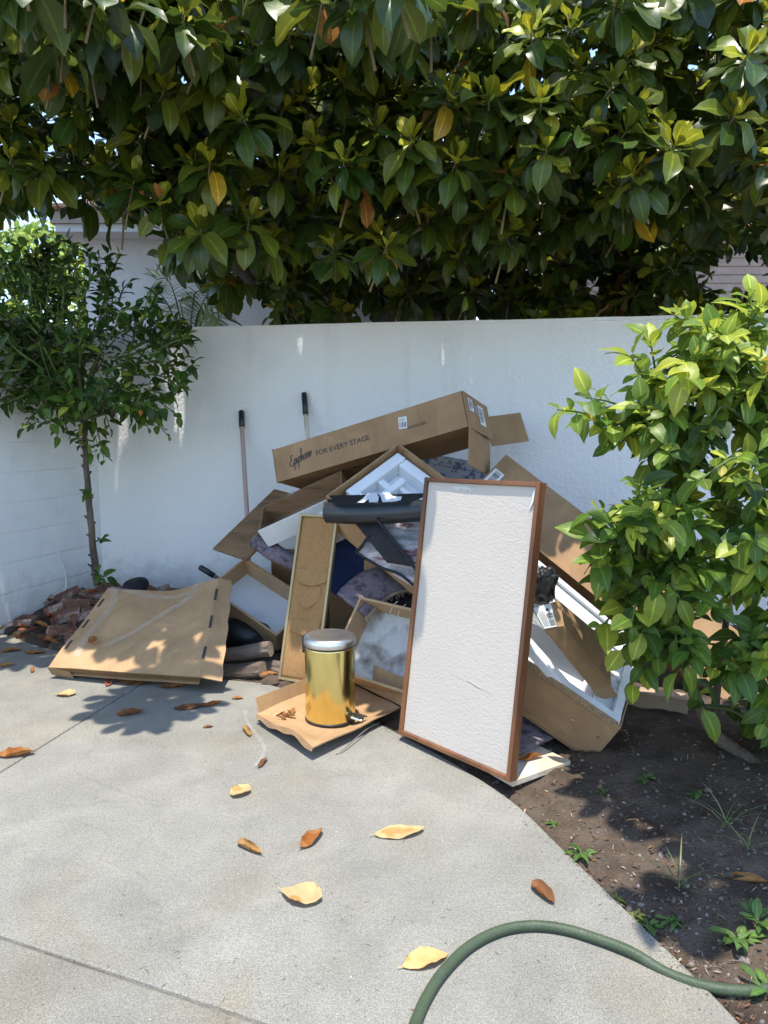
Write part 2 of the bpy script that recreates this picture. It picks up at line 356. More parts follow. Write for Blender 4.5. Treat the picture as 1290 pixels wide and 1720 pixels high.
l.new(r.outputs[0], mu.inputs[6]); l.new(mr.outputs[0], mu.inputs[7]); l.new(mu.outputs[2], b.inputs['Base Color'])

leafmat('leaf_mag', .28, .36, .42); leafmat('leaf_cit', .36, .42, .36); leafmat('leaf_dry', .12, .75, .2, .3); leafmat('leaf_far', .3, .6, .3)

# ================================================================== the setting
EDGE_PX = [(-120,1028),(0,1062),(60,1083),(110,1096),(200,1118),(300,1135),(400,1143),(455,1150),(520,1172),(590,1198),(640,1217),
           (672,1233),(760,1280),(860,1345),(940,1420),(1000,1478),(1080,1555),(1160,1632),(1245,1720),(1310,1800)]
EDGE = [gr(*p) for p in EDGE_PX]
EDGE = catmull(EDGE, 4)
POLY = EDGE + [V((EDGE[-1].x + .25, .2, 0)), V((5, -.8, 0)), V((6, -12, 0)), V((-9, -12, 0)), V((-9, EDGE[0].y + .6, 0))]
PA = np.array([(p.x, p.y) for p in POLY])
def inside(x, y):
    c = np.zeros(x.shape, bool); j = len(PA) - 1
    for i in range(len(PA)):
        xi, yi = PA[i]; xj, yj = PA[j]
        if yi != yj: c ^= ((yi > y) != (yj > y)) & (x < (xj - xi) * (y - yi) / (yj - yi) + xi)
        j = i
    return c
def edgedist(x, y):
    d = np.full(x.shape, 1e9)
    for i in range(len(PA) - 1):
        a, b = PA[i], PA[i+1]; ab = b - a; t = np.clip(((x-a[0])*ab[0] + (y-a[1])*ab[1]) / (ab @ ab), 0, 1)
        d = np.minimum(d, np.hypot(x - a[0] - t*ab[0], y - a[1] - t*ab[1]))
    return d
# ground to the horizon
g = MB(); g.slab((-150,-150,-.30), (300,0,0), (0,300,0), (0,0,.12)); setp(g.build('ground', MAT['soil']), kind='structure')
# soil bed
nx, ny = 250, 230; xs = np.linspace(-3.6, 4.6, nx); ys = np.linspace(1.0, 8.6, ny); GX, GY = np.meshgrid(xs, ys)
ins = inside(GX, GY); ed = edgedist(GX, GY)
def soil_base(x, y):   # mound in the corner by the wall
    return .11 * math.exp(-(((x+1.95)/.75)**2 + ((y-5.3)/.75)**2)) + .03 * math.exp(-(((x-1.7)/.7)**2 + ((y-3.1)/.8)**2))
sv = []
for j in range(ny):
    for i in range(nx):
        x, y = GX[j, i], GY[j, i]; p = V((x, y, 0))
        if ins[j, i]: z = -.05 - min(ed[j, i], .05)
        else: z = -.022 + min(ed[j, i] * .12, .035) + soil_base(x, y) + .016*noise.noise(p*5) + .011*noise.noise(p*14) + .007*noise.noise(p*33)
        sv.append((x, y, z))
me = bpy.data.meshes.new('soil')
me.from_pydata(sv, [], [(j*nx+i, j*nx+i+1, (j+1)*nx+i+1, (j+1)*nx+i) for j in range(ny-1) for i in range(nx-1)])
me.materials.append(MAT['soil'])
me.polygons.foreach_set('use_smooth', [True]*len(me.polygons))
soil = bpy.data.objects.new('soil', me); COL.objects.link(soil); setp(soil, kind='structure')
def soil_z(x, y):
    i = int(round((x+3.6)/8.2*(nx-1))); j = int(round((y-1.0)/7.6*(ny-1)))
    if 0 <= i < nx and 0 <= j < ny: return sv[j*nx+i][2] if not ins[j, i] else 0.0
    return 0.
# concrete slabs, split along the two joints
j1a, j1b = gr(0,1297), gr(232,1152); j2a, j2b = gr(0,1573), gr(440,1718)
def slab_piece(name, cuts, m):
    bm = bmesh.new(); bm.faces.new([bm.verts.new(p) for p in POLY])
    for (a, b, side) in cuts:
        d = (b - a).normalized(); nrm = V((-d.y, d.x, 0)) * side
        bmesh.ops.bisect_plane(bm, geom=bm.verts[:]+bm.edges[:]+bm.faces[:], plane_co=a + nrm*.0032, plane_no=nrm, clear_inner=True)
    ret = bmesh.ops.extrude_face_region(bm, geom=bm.faces[:])
    bmesh.ops.translate(bm, verts=[e for e in ret['geom'] if isinstance(e, bmesh.types.BMVert)], vec=(0,0,-.11))
    bmesh.ops.recalc_face_normals(bm, faces=bm.faces)
    me = bpy.data.meshes.new(name); bm.to_mesh(me); bm.free(); me.materials.append(MAT[m])
    o = bpy.data.objects.new(name, me); COL.objects.link(o)
    b = o.modifiers.new('bevel','BEVEL'); b.width = .007; b.segments = 2; b.limit_method = 'ANGLE'; b.angle_limit = R(50)
    return setp(o, kind='structure')
slab_piece('patio_slab', [(j1a, j1b, -1), (j2a, j2b, 1)], 'concrete')
slab_piece('patio_slab', [(j1a, j1b, 1), (j2a, j2b, 1)], 'concrete_b')
slab_piece('patio_slab', [(j2a, j2b, -1)], 'concrete_c')
for (a, b) in ((j1a, j1b), (j2a, j2b)):     # grit packed in the joints
    d = (b-a).normalized(); s = V((-d.y, d.x, 0)); q = MB()
    q.slab(a - d*3 - s*.02 + V((0,0,-.06)), d*6.5, s*.04, (0,0,.053), 160, 1, .004); setp(q.build('joint_filler', MAT['joint']), kind='structure')

# ---- walls
CORNER = V((-2.24, 5.83, 0)); BD = V((4.11,-.71,0)).normalized(); BN = V((-BD.y*-1*-1, 0, 0))
BN = V((BD.y, -BD.x, 0))            # faces the camera
LD = V((-.316,-.949,0)).normalized(); LN = V((-LD.y*1, LD.x, 0))
if LN.x < 0: LN = -LN
WTOP = 2.105
root = thing('stucco_wall', CORNER + BD*2, 'tall white stucco garden wall behind the junk pile', 'wall')
w = MB(); w.slab(CORNER - BD*.25 - BN*.2 + V((0,0,-.3)), BD*7, V((0,0,WTOP+.3-.012)), BN*.2, 70, 24, .006)
w.sm = True; w.build('wall_body', MAT['stucco'], root)
c = MB(); c.slab(CORNER - BD*.25 - BN*.205 + V((0,0,WTOP-.012)), BD*7, BN*.212, (0,0,.022), 60, 1, .004); c.build('wall_cap', MAT['stucco'], root)
# left wall of painted blocks
root = thing('block_wall', CORNER + LD*1.3, 'white painted concrete block wall behind the small citrus tree', 'wall')
w = MB(); w.box(CORNER - LN*.2 + V((0,0,-.3)), LD*3.2, LN*.196, V((0,0,WTOP+.3))); w.build('mortar_core', MAT['block_paint'], root)
bl = MB(); bl.slab((0,0,0), (.3965,0,0), (0,0,.1985), (0,.014,0), 10, 6, .003); bme = bl.build('block', MAT['block_paint'], None, bevel=.003); bme.parent = root
first = True
RZ = math.atan2(LD.y, LD.x)
k = 0
for r_ in range(-2, 10):
    z = .257 + .203*(r_-1) ; off = .25 if r_ % 2 == 0 else .45
    if z + .2 > WTOP + .02: continue
    for i in range(-2, 8):
        s0 = off + .40*i
        if s0 < -.42 or s0 > 2.8: continue
        o = bme if first else bme.copy()
        if not first: COL.objects.link(o); o.parent = root
        first = False
        jit = rnd(-.0012,.0012)
        # block's outward face points along LN
        flip = V((math.cos(RZ+math.pi/2), math.sin(RZ+math.pi/2), 0)).dot(LN) > 0
        pos = CORNER + LD*(s0+.002 if flip else s0+.398) + LN*(-.0108+jit) + V((0,0,z+.002)) - origin_of(root)
        o.location = pos; o.rotation_euler = (rnd(-.003,.003), 0, RZ if flip else RZ+math.pi)
# thin white cable hanging on the block wall
def lwall(px, py):   # point of the left wall seen at a pixel
    d = ray(px, py); t = ((CORNER - V((0,0,CAMZ))).dot(LN)) / d.dot(LN); return V((0,0,CAMZ)) + d*t
def bwall(px, py):
    d = ray(px, py); t = ((CORNER - V((0,0,CAMZ))).dot(BN)) / d.dot(BN); return V((0,0,CAMZ)) + d*t
q = MB(); q.tube(catmull([lwall(x,y)+LN*.018 for x,y in ((94,925),(98,935),(103,950),(107,965),(108,982),(105,996),(104,1006))], 4), .007, 8)
setp(q.build('cable', MAT['cable']), 'thin white cable hanging down the block wall near the citrus trunk', 'cable')

# ---- neighbouring houses beyond the wall
H1 = at(140, 400, 9.0)
root = thing('neighbor_house', (H1.x, 9, 0), 'white stucco house with brown eave beyond the wall at left', 'house')
q = MB(); q.box((H1.x, 9, -.2), (4.6,0,0), (0,5,0), (0,0,at(150,392,8.7).z+.2)); q.build('wall', MAT['house_white'], root)
ez = at(150,392,8.7).z - .02
q = MB(); q.box((H1.x-.16, 8.62, ez+.02), (5.4,0,0), (0,5.6,0), (0,0,.08)); q.mi=1
q.box((H1.x-.20, 8.58, ez+.102), (5.5,0,0), (0,5.7,0), (0,0,.13)); q.build('eave', [MAT['house_white'], MAT['fascia']], root)
rf = MB(); x0, x1, y0, y1 = H1.x-.24, H1.x+5.0, 8.54, 14.3; zz = ez+.235
rf.add([(x0,y0,zz),(x1,y0,zz),(x1,y1,zz),(x0,y1,zz),(x0+1.9,y0+2.9,zz+1.15),(x1-1.9,y0+2.9,zz+1.15)], [(0,1,5,4),(1,2,5),(2,3,4,5),(3,0,4)])
ro = rf.build('roof', MAT['roof'], root)
for i in range(9):     # courses of tiles along the eave side
    q = MB(); t0 = i/9; t1 = (i+1)/9 + .01; p = lambda t, e: V((x0+1.9*t + e*((x1-x0)-3.8*t), y0+2.9*t, zz+1.15*t+.012))
    a, b_, c_, d_ = p(t0,0), p(t0,1), p(t1,1), p(t1,0); q.slab(a+V((0,-.01,.02)), b_-a, (d_-a)+V((0,0,-.03)), V((0,-.01,.03)))
    q.build('tile_course', MAT['roof'], ro)
    q = MB(); p = lambda t, e: V((x0+1.9*t, y0+2.9*t + e*((y1-y0)-5.8*t), zz+1.15*t+.012)); a, b_, d_ = p(t0,0), p(t0,1), p(t1,0)
    q.slab(a+V((-.01,0,.02)), b_-a, (d_-a)+V((0,0,-.03)), V((-.01,0,.03))); q.build('tile_course', MAT['roof'], ro)
H2 = at(975, 480, 10.5)
root = thing('neighbor_house', (H2.x+2, 10.5, 0), 'tan shingle sided house showing through the leaves at right', 'house')
q = MB(); q.box((H2.x, 10.5, -.2), (8,0,0), (0,4,0), (0,0,4.3)); q.build('wall', MAT['shingle'], root)
for i in range(34):
    q = MB(); z = .3 + i*.112; q.slab((H2.x-.02, 10.49, z), (8.04,0,0), (0,.018,.13), (0,-.022,0), 1, 1); q.build('shingle_course', MAT['shingle'], root)
q = MB(); q.slab((H2.x-.3, 10.1, 4.1), (8.6,0,0), (0,2.6,.9), (0,-.03,.1)); q.build('roof', MAT['roof'], root)

# ================================================================== foliage
def leaf_template(L, W, n=5, fold=.25, droop=.25, wave=.0, ph=0., tip=.85, curl=0., petiole=.12):
    """leaf along +Y from the origin, upper side +Z; returns verts, faces"""
    vs = []; fs = []
    for i in range(n+1):
        t = i/n; y = L*(petiole + (1-petiole)*t)
        wdt = W*.5*(math.sin(math.pi*min(1, t**tip*.97+.02))**(.75 if tip < 1 else .62)) * (1 if t < .98 else .05)
        if i == n: wdt = W*.02
        if i == 0: wdt = W*.05
        z = -droop*L*t*t
        for s in (-1, 0, 1):
            e = wave*W*math.sin(ph + t*9 + s*1.3)*abs(s)
            xx = s*wdt*math.cos(curl); zz = z + abs(s)*wdt*(fold + math.sin(curl)) + e
            vs.append((xx, y*math.cos(droop*t*.5), zz))
    for i in range(n):
        a = i*3; fs += [(a, a+1, a+4, a+3), (a+1, a+2, a+5, a+4)]
    if petiole > .02:
        b = len(vs); w_ = W*.035
        vs += [(-w_, 0, 0), (w_, 0, 0)]; fs.append((b, b+1, 2, 0))
    return np.array(vs), fs
def frame_mat(pos, d, nrm, s=1.):
    d = d.normalized(); x = d.cross(nrm)
    if x.length < 1e-4: x = d.orthogonal()
    x.normalize(); z = x.cross(d)
    return np.array([[x.x*s, d.x*s, z.x*s, pos.x], [x.y*s, d.y*s, z.y*s, pos.y], [x.z*s, d.z*s, z.z*s, pos.z], [0,0,0,1]])
def col_mesh(name, V_, F_, C_, mat_):
    me = bpy.data.meshes.new(name); me.from_pydata(V_.tolist(), [], F_); me.materials.append(mat_)
    a = me.color_attributes.new('Col', 'FLOAT_COLOR', 'POINT'); a.data.foreach_set('color', C_.astype(np.float32).ravel())
    me.polygons.foreach_set('use_smooth', [True]*len(me.polygons)); return me
def rib(nv, nf):
    k = np.ones(nv); m = nv - (nv % 3); k[1:m:3] = 0.; return k
def batch(name, T, items, mat_, parent, kind='stuff'):
    off = origin_of(parent); O = np.array([off.x, off.y, off.z]); VV = []; FF = []; CC = []; b = 0
    for ti, M, c in items:
        v, f = T[ti]; w_ = v @ M[:3,:3].T + M[:3,3] - O; VV.append(w_)
        FF += [[b+i for i in q] for q in f]; cc_ = np.tile([c[0],c[1],c[2],1.], (len(v),1)); cc_[:,3] = rib(len(v), len(f)); CC.append(cc_); b += len(v)
    me = col_mesh(name, np.vstack(VV), FF, np.vstack(CC), mat_)
    o = bpy.data.objects.new(name, me); COL.objects.link(o); o.parent = parent
    if kind: o['kind'] = kind
    return o
def leaves(items, T, mat_, parent, palette, nsingle=300, maxdepth=99):
    """the leaves that show largest become parts of their own; the rest one foliage part"""
    # rank by apparent size, nearest in each small picture cell first (those are the ones not hidden)
    best = {}
    sc_ = []
    for k, (ti, M, c) in enumerate(items):
        p = M[:3,3]; x, y, z = pix(p)
        if z < .3 or not (-20 < x < 1310 and -20 < y < 1720): continue
        cell = (int(x//22), int(y//22))
        if cell not in best or z < best[cell][0]: best[cell] = (z, k)
    cand = sorted(best.values(), key=lambda e: e[0])[:nsingle]
    single = {k for _, k in cand}
    cache = {}; off = origin_of(parent)
    for k in single:
        ti, M, c = items[k]; ci = min(range(len(palette)), key=lambda i: sum((palette[i][q]-c[q])**2 for q in range(3)))
        key = (ti, ci)
        if key not in cache:
            v, f = T[ti]; cc = palette[ci]; ca_ = np.tile([*cc,1.], (len(v),1)); ca_[:,3] = rib(len(v), len(f)); cache[key] = col_mesh('leaf', v, f, ca_, mat_)
        o = bpy.data.objects.new('leaf', cache[key]); COL.objects.link(o); o.parent = parent
        Mm = Matrix([list(r_) for r_ in M]); Mm.translation = Mm.translation - off; o.matrix_basis = Mm
    batch('foliage', T, [it for k, it in enumerate(items) if k not in single], mat_, parent)
def jitter(c, a=.15):
    k = rnd(1-a, 1+a); return (c[0]*k*rnd(.9,1.1), c[1]*k, c[2]*k*rnd(.85,1.15))
def rdir():
    while True:
        v = V((rnd(-1,1), rnd(-1,1), rnd(-1,1)))
        if .05 < v.length < 1: return v.normalized()

# ---------------- magnolia
MT = [leaf_template(.185*s, .088*w_, 7, fo, dr, wv, ph, tip=1.3) for s, w_, fo, dr, wv, ph in
      ((1,1,.18,.15,.09,0),(1.08,1.05,.28,.30,.12,2),(.92,1.1,.12,.05,.10,4),(1,.95,.34,.42,.09,1),(.8,.9,.3,.1,.12,3),(.55,.6,.5,-.15,.05,5))]
MDARK = (.026,.050,.008); MMID = (.050,.086,.012); MOL = (.108,.135,.015); MYOUNG = (.31,.32,.025); MYEL = (.50,.33,.03); MBR = (.30,.13,.03)
MPAL = [MDARK, tuple(x*.75 for x in MDARK), MMID, tuple(x*1.2 for x in MMID), MOL, MYOUNG, tuple(x*.8 for x in MYOUNG), MYEL, MBR]
mag = thing('magnolia_tree', (.1, 6.7, 0), 'large dark glossy magnolia tree overhanging the white wall', 'tree')
mitems = []; mtw = MB()
def rosette(c, d, size=1., bright=0., nmin=10):
    d = d.normalized(); x = d.orthogonal().normalized(); y = d.cross(x); n_ = random.randint(nmin, nmin+5); a0 = rnd(0, 6.28)
    base = c - d*rnd(.16,.3) + V((rnd(-.05,.05), rnd(-.05,.05), rnd(-.03,.03)))
    mtw.tube([base, (base+c)/2 + rdir()*.012, c], [.007, .0055, .004], 5, caps=False)
    for i in range(n_):
        t = i/(n_-1); a = a0 + i*2.4
        el = R(68 - 108*t**.85 + rnd(-14,14)); rad = x*math.cos(a) + y*math.sin(a)
        ld = rad*math.cos(el) + d*math.sin(el)
        ld.z -= .18*t                      # old leaves hang
        nm = d*math.cos(el) - rad*math.sin(el) + rdir()*.35
        if t < .16: ti = 5; s = rnd(.85,1.1)
        elif t < .35: ti = random.choice((2,4)); s = rnd(.85,1.05)
        else: ti = random.choice((0,1,2,3,3)); s = rnd(.9,1.25)
        q = random.random()
        if t < .3: c_ = MYOUNG if random.random() < .5 + bright else MOL
        elif t < .55: c_ = random.choice((MOL, MOL, MMID))
        else: c_ = random.choice((MDARK, MMID, MMID, MOL))
        if q < .006: c_ = MYEL
        elif q < .012: c_ = MBR
        mitems.append((ti, frame_mat(c - d*(.07*t) + rad*.006, ld, nm, s*size), jitter(c_, .2)))
def interp(pts, x):
    for (a, b), (c, d) in zip(pts, pts[1:]):
        if a <= x <= c: return b + (d-b)*(x-a)/(c-a)
    return pts[0][1] if x < pts[0][0] else pts[-1][1]
BOTF = [(-400,300),(0,345),(60,335),(150,330),(230,385),(300,395),(380,420),(470,440),(560,430),(650,440),(760,440),(850,430),(950,415),(1050,380),(1150,350),(1290,360),(1700,360)]
BOTB = [(-400,330),(0,355),(90,330),(150,345),(230,385),(290,455),(330,470),(370,530),(405,500),(440,500),(470,560),(1700,600)]
GAPS = [(425,500,448,560),(608,505,648,560),(712,522,790,560),(1195,418,1300,488),(982,462,1004,486),(395,278,425,296)]
def gap(x, y, m):
    return any(a-m < x < c+m and b-m < y < d+m for a, b, c, d in GAPS)
def wall_y(x): return 5.83 - .173*(x+2.24)
tries = 0; cnt = [0,0,0]
pts3 = []
def far_enough(p, dmin):
    for q in pts3:
        if abs(q.x-p.x) < dmin and abs(q.y-p.y) < dmin and (q-p).length < dmin: return False
    return True
# front layer: clusters hanging out over the wall, seen from the garden
while cnt[0] < 330 and tries < 60000:
    tries += 1
    px, py = rnd(-120, 1420), rnd(-60, 470); Y = rnd(3.75, 5.2)
    if px < 250: Y = rnd(4.2, 5.2)
    p = at(px, py, Y)
    if py > interp(BOTF, px) - 10 or p.y > wall_y(p.x) + .1 or gap(px, py, 22): continue
    if py > 300 and Y < 4.2: continue
    if p.z < 2.28 and p.y < wall_y(p.x)+.3: continue
    if px < 130 and py > 60 and random.random() < .2: continue
    if not far_enough(p, .185): continue
    pts3.append(p); cnt[0] += 1
    d = V((rnd(-.45,.45), rnd(-.75,-.1), rnd(.35,1)))
    rosette(p, d, rnd(.88,1.15), .3 if px > 380 else .1, 15)
# hidden mass: behind and above, gives the depth and the shade
tries = 0
while cnt[1] < 1150 and tries < 120000:
    tries += 1
    p = V((rnd(-4.6, 5.2), rnd(4.4, 8.6), rnd(1.9, 5.6)))
    if cnt[1] > 700: p = at(rnd(330,1400), rnd(300,560), rnd(5.9,8.3))
    px, py, zc = pix(p)
    if p.y < wall_y(p.x) + .35 and p.z < 2.7: continue
    lim = interp(BOTB, px)
    if py > lim - 18 or gap(px, py, 16): continue
    # ellipsoidal outline
    if cnt[1] <= 700 and p.z > 3.0 + (p.y-4.3)*1.5: continue
    e = ((p.x-.4)/5.2)**2 + ((p.y-6.2)/2.6)**2 + ((p.z-3.2)/2.6)**2
    if e > 1 and cnt[1] <= 700: continue
    if px < 110 and py > 100 and random.random() < .4: continue
    if not far_enough(p, .15): continue
    pts3.append(p); cnt[1] += 1
    rosette(p, V((rnd(-.6,.6), rnd(-.8,.4), rnd(.2,1))), rnd(.95,1.25))
# limbs reaching out over the patio above the picture (they shade the pile and the wall)
tries = 0
while cnt[2] < 150 and tries < 40000:
    tries += 1
    p = V((rnd(-2.9, 3.2), rnd(3.55, 5.6), rnd(3.1, 3.7)))
    p.z += max(0, p.y-4.3)*.8
    if pix(p)[1] > -25 or not far_enough(p, .15): continue
    if p.x > .9 and p.y < 3.75 + .35*(p.x-.9): continue
    if p.x > .45 and p.y < 4.65 and random.random() < .75: continue
    pts3.append(p); cnt[2] += 1; rosette(p, V((rnd(-.5,.5), rnd(-.6,.3), 1)), rnd(1,1.2))
for _ in range(26):  # extra clusters above the frame, added to shade the flattened carton
    rosette(V((rnd(-1.72,-.9), rnd(3.5,4.0), rnd(3.15,3.6))), V((rnd(-.3,.3), rnd(-.3,.1), 1)), 1.1)
for _ in range(62):  # unseen sprays added overhead to throw leaf shade on the right-hand soil
    x_ = rnd(.7,1.8); y_ = rnd(1.25,2.1)
    if x_ < .95 and random.random() < .6: continue
    rosette(V((x_, y_, rnd(2.98,3.35) + max(0, y_-2.4)*.5)), V((rnd(-.3,.3), rnd(-.3,.1), 1)), .95)
for p in ((-.93,5.4,2.7),(-.95,5.3,3.1),(-.88,5.2,3.4),(.72,5.05,2.7),(.7,4.95,3.1),(.76,4.9,3.4),(-.63,5.25,2.85),(-.58,5.15,3.2),(-.66,5.1,3.5),(-.5,5.2,3.0),(-1.28,2.86,3.05),(-1.18,2.95,3.1),(-1.4,2.98,3.1),(-1.05,3.0,3.1),(-1.33,3.02,3.08),(-1.2,3.12,3.2),(-1.45,3.15,3.15),(-1.28,3.3,3.25),(-1.1,3.3,3.12),
          (.02,2.92,3.05),(.1,3.1,3.12),(-.1,3.15,3.1),(.0,3.35,3.25),(-.25,3.35,3.2),(.2,3.4,3.2),(-.05,3.0,3.2)):
    rosette(V(p), V((rnd(-.3,.3), rnd(-.3,.1), 1)), 1.1)  # the first clusters are added to keep sun streaks off the wall
# trunk and limbs
def limb(P, r0, r1, name='limb', m='bark_mag', n=9, k=5):
    P = catmull(P, k); nn = len(P); q = MB(); q.tube([p + rdir()*r0*.12 for p in P], [r0+(r1-r0)*i/(nn-1) for i in range(nn)], n); return q.build(name, MAT[m], mag)
limb([(-.35,6.9,-.1),(-.36,6.85,1.2),(-.45,6.8,2.2),(-.6,6.5,3.3),(-.9,6.2,4.6)], .17, .06, 'trunk')
limb([(-.15,6.95,-.1),(-.12,6.9,1.3),(.0,6.8,2.3),(.3,6.5,3.4),(.5,6.2,4.8)], .15, .05, 'trunk')
limb([at(735,560,6.4), at(728,520,6.4), at(740,470,6.3), at(790,420,6.0), at(860,380,5.6)], .085, .03, 'trunk')
limb([at(1010,372,5.4), at(1060,362,5.5), at(1110,350,5.7), at(1190,345,6.2)], .045, .06)
limb([at(330,360,5.2), at(352,390,5.3), at(372,420,5.5), at(420,470,6.2)], .03, .05)
limb([at(1290,110,4.6), at(1240,112,4.7), at(1195,135,4.8), at(1150,180,5.0), at(1090,250,5.5)], .03, .055)
limb([at(1175,0,4.4), at(1160,60,4.5), at(1148,110,4.8)], .022, .03)
limb([at(60,75,4.4), at(110,105,4.5), at(160,140,4.6), at(190,160,4.9), at(300,200,5.6)], .012, .03)
limb([at(365,260,5.0), at(430,280,5.3), at(520,330,6.0)], .03, .06)
limb([at(372,45,4.2), at(430,70,4.3), at(500,82,4.5), at(600,120,5.2)], .011, .035)
limb([at(485,-10,4.2), at(498,35,4.3), at(540,110,4.8)], .012, .03)
for _ in range(26):
    a = random.choice(((-.6,6.5,3.2),(.3,6.5,3.3),(-.8,6.3,4.2),(.5,6.2,4.4),(.0,6.7,2.6))); e = random.choice(pts3)
    a = V(a); m_ = (a+e)/2 + V((0,0,rnd(.1,.4)))
    limb([a, m_, e - V((0,0,.1))], .045, .012, k=4, n=7)
tw = mtw.build('twigs', MAT['twig'], mag); tw['kind'] = 'stuff'
leaves(mitems, MT, MAT['leaf_mag'], mag, MPAL)

# ---------------- citrus leaves
CT = [leaf_template(.088*s, .048*w_, 5, fo, dr, wv, ph, petiole=.14) for s, w_, fo, dr, wv, ph in
      ((1,1,.15,.25,.04,0),(1.15,1.1,.3,.4,.06,2),(.85,1.0,.35,.1,.05,4),(1.05,.9,.22,.55,.08,1),(.6,.7,.5,-.1,.05,3))]
CD = (.036,.074,.012); CM = (.075,.135,.018); CL = (.15,.225,.03); CY = (.31,.36,.045); CYY = (.38,.33,.05)
CPAL = [CD, tuple(x*.75 for x in CD), CM, CL, CY, CYY]
def citrus_twig(items, mb, P, nl, size, young, tone, leaf_from=.25):
    P = catmull(P, 5); k = len(P)
    mb.tube(P, [.006*(1-i/(k-1))+.0022 for i in range(k)], 5, caps=False)
    ph = rnd(0, 6.28)
    for i in range(nl):
        t = leaf_from + (1-leaf_from)*(i+.5)/nl; f = t*(k-1); a = int(min(f, k-2)); p = P[a].lerp(P[a+1], f-a)
        d = (P[a+1]-P[a]).normalized(); x = d.orthogonal().normalized(); y = d.cross(x); an = ph + i*2.4
        rad = x*math.cos(an)+y*math.sin(an)
        tip = i >= nl-5
        ld = rad*rnd(.7,1) + d*(rnd(.5,1.2) if tip else rnd(.1,.8)) + V((0,0,rnd(-.25,.25)))
        nm = V((rnd(-.5,.5), rnd(-.7,.2), 1.)) + d*.3
        c_ = random.choice(tone)
        if tip and random.random() < young: c_ = random.choice((CY, CL, CY))
        s = size*rnd(.75,1.25)*(.8 if tip and young > .5 else 1)
        items.append((random.choice((0,1,2,3)) if not (tip and random.random() < .3) else 4, frame_mat(p, ld, nm, s), jitter(c_, .2)))

# ---------------- small citrus tree against the block wall
cit = thing('citrus_tree', gr(163,978,.12), 'small citrus tree with slim trunk in the corner of the white walls', 'tree')
TY = 5.2
tr = [at(164,982,TY), at(160,955,TY), at(156,915,TY), at(151,860,TY), at(147,810,TY), at(144,770,TY), at(141,720,TY), at(135,660,TY)]
q = MB(); P = catmull(tr, 4); q.tube([p + rdir()*.004 for p in P], [.011*(1-i/(len(P)-1)) + .0165 for i in range(len(P))], 10)
for i in range(14):        # stubs of cut twigs
    t = random.randint(2, len(P)-6); d = V((rnd(-1,1), rnd(-1,0), rnd(.1,.8))).normalized(); q.tube([P[t], P[t]+d*rnd(.04,.065)], [.012,.007], 6)
q.build('trunk', MAT['bark'], cit)
items = []; tb = MB(); top = P[-1]
def blob(px, py): return (abs(px-115)/215)**2.6 + (abs(py-570)/185)**2.6
for _ in range(280):
    for _ in range(50):
        px, py = rnd(-110, 330), rnd(385, 765)
        lo = 735 if px < 230 else 720
        up = interp([(-120,430),(0,405),(60,400),(130,405),(200,425),(260,480),(330,560)], px)
        if noise.noise(V((px*.016, py*.016, 3.3))) < -.12 and random.random() < .85: continue
        if py > 560 and random.random() < (py-560)/260: continue
        if blob(px, py) < 1 and py < lo and py > up: break
    Y = TY + rnd(-.75, .42); e = at(px, py, Y)
    if (e - CORNER).dot(LN) < .05: e += LN*(.06 - (e - CORNER).dot(LN))
    if (e - CORNER).dot(BN) < .05 and e.z < 2.2: e += BN*(.06 - (e - CORNER).dot(BN))
    s0 = e + (top-e).normalized()*rnd(.12,.24) + rdir()*.06
    citrus_twig(items, tb, [s0, s0.lerp(e,.5)+rdir()*.03, e], random.randint(6,9), .98, .12, (CD,CD,CM,CD), 0.)
for px, py, Y in ((325,575,5.0),(318,560,5.0),(312,650,4.9),(300,700,4.9),(285,735,4.9),(250,720,4.9),(20,680,4.9),(35,665,4.8),(70,690,4.7),(110,715,4.8),(95,735,4.8),(185,720,4.9),(175,775,5.1),(300,620,4.8),(260,600,4.7),(240,690,4.8)):
    e = at(px, py, Y); s0 = top.lerp(e, .45) + V((0,0,.1))
    citrus_twig(items, tb, [s0, s0.lerp(e,.55)+V((0,0,.04)), e], 9, .9, .1, (CM,CD,CM))
for _ in range(9):   # bare forking limbs inside the crown
    e = at(rnd(20,260), rnd(520,690), TY+rnd(-.4,.2)); P_ = catmull([P[-3], P[-3].lerp(e,.45)+rdir()*.07, e], 4); tb2 = MB(); tb2.tube(P_, [.014-.009*j/(len(P_)-1) for j in range(len(P_))], 7); tb2.build('limb', MAT['bark'], cit)
for px, py in ((148,830),(172,905),(165,965),(178,968),(135,745),(150,760),(128,735),(165,745)):
    e = at(px, py, TY-.06); s0 = at(156,py+6,TY); citrus_twig(items, tb, [s0, s0.lerp(e,.5), e], 5, .85, .2, (CM,CD), .4)
for _ in range(16):
    e = at(rnd(-20,270), rnd(470,700), TY+rnd(-.5,.3)); tb.tube(catmull([P[-4], P[-4].lerp(e,.5)+rdir()*.06, e], 4), [.013]*5+[.006]*4, 6, caps=False)
o = tb.build('branches', MAT['twig_green'], cit); o['kind'] = 'stuff'
leaves(items, CT, MAT['leaf_cit'], cit, CPAL)
fr = MB(); fr.sm = True; bmf = bmesh.new(); bmesh.ops.create_icosphere(bmf, subdivisions=3, radius=.032)
fo = at(231, 692, 4.78); fr.add([v.co*(1+.02*noise.noise(v.co*40)) + fo for v in bmf.verts], [[v.index for v in f.verts] for f in bmf.faces]); bmf.free()
fr.build('orange_fruit', MAT['orange'], cit)

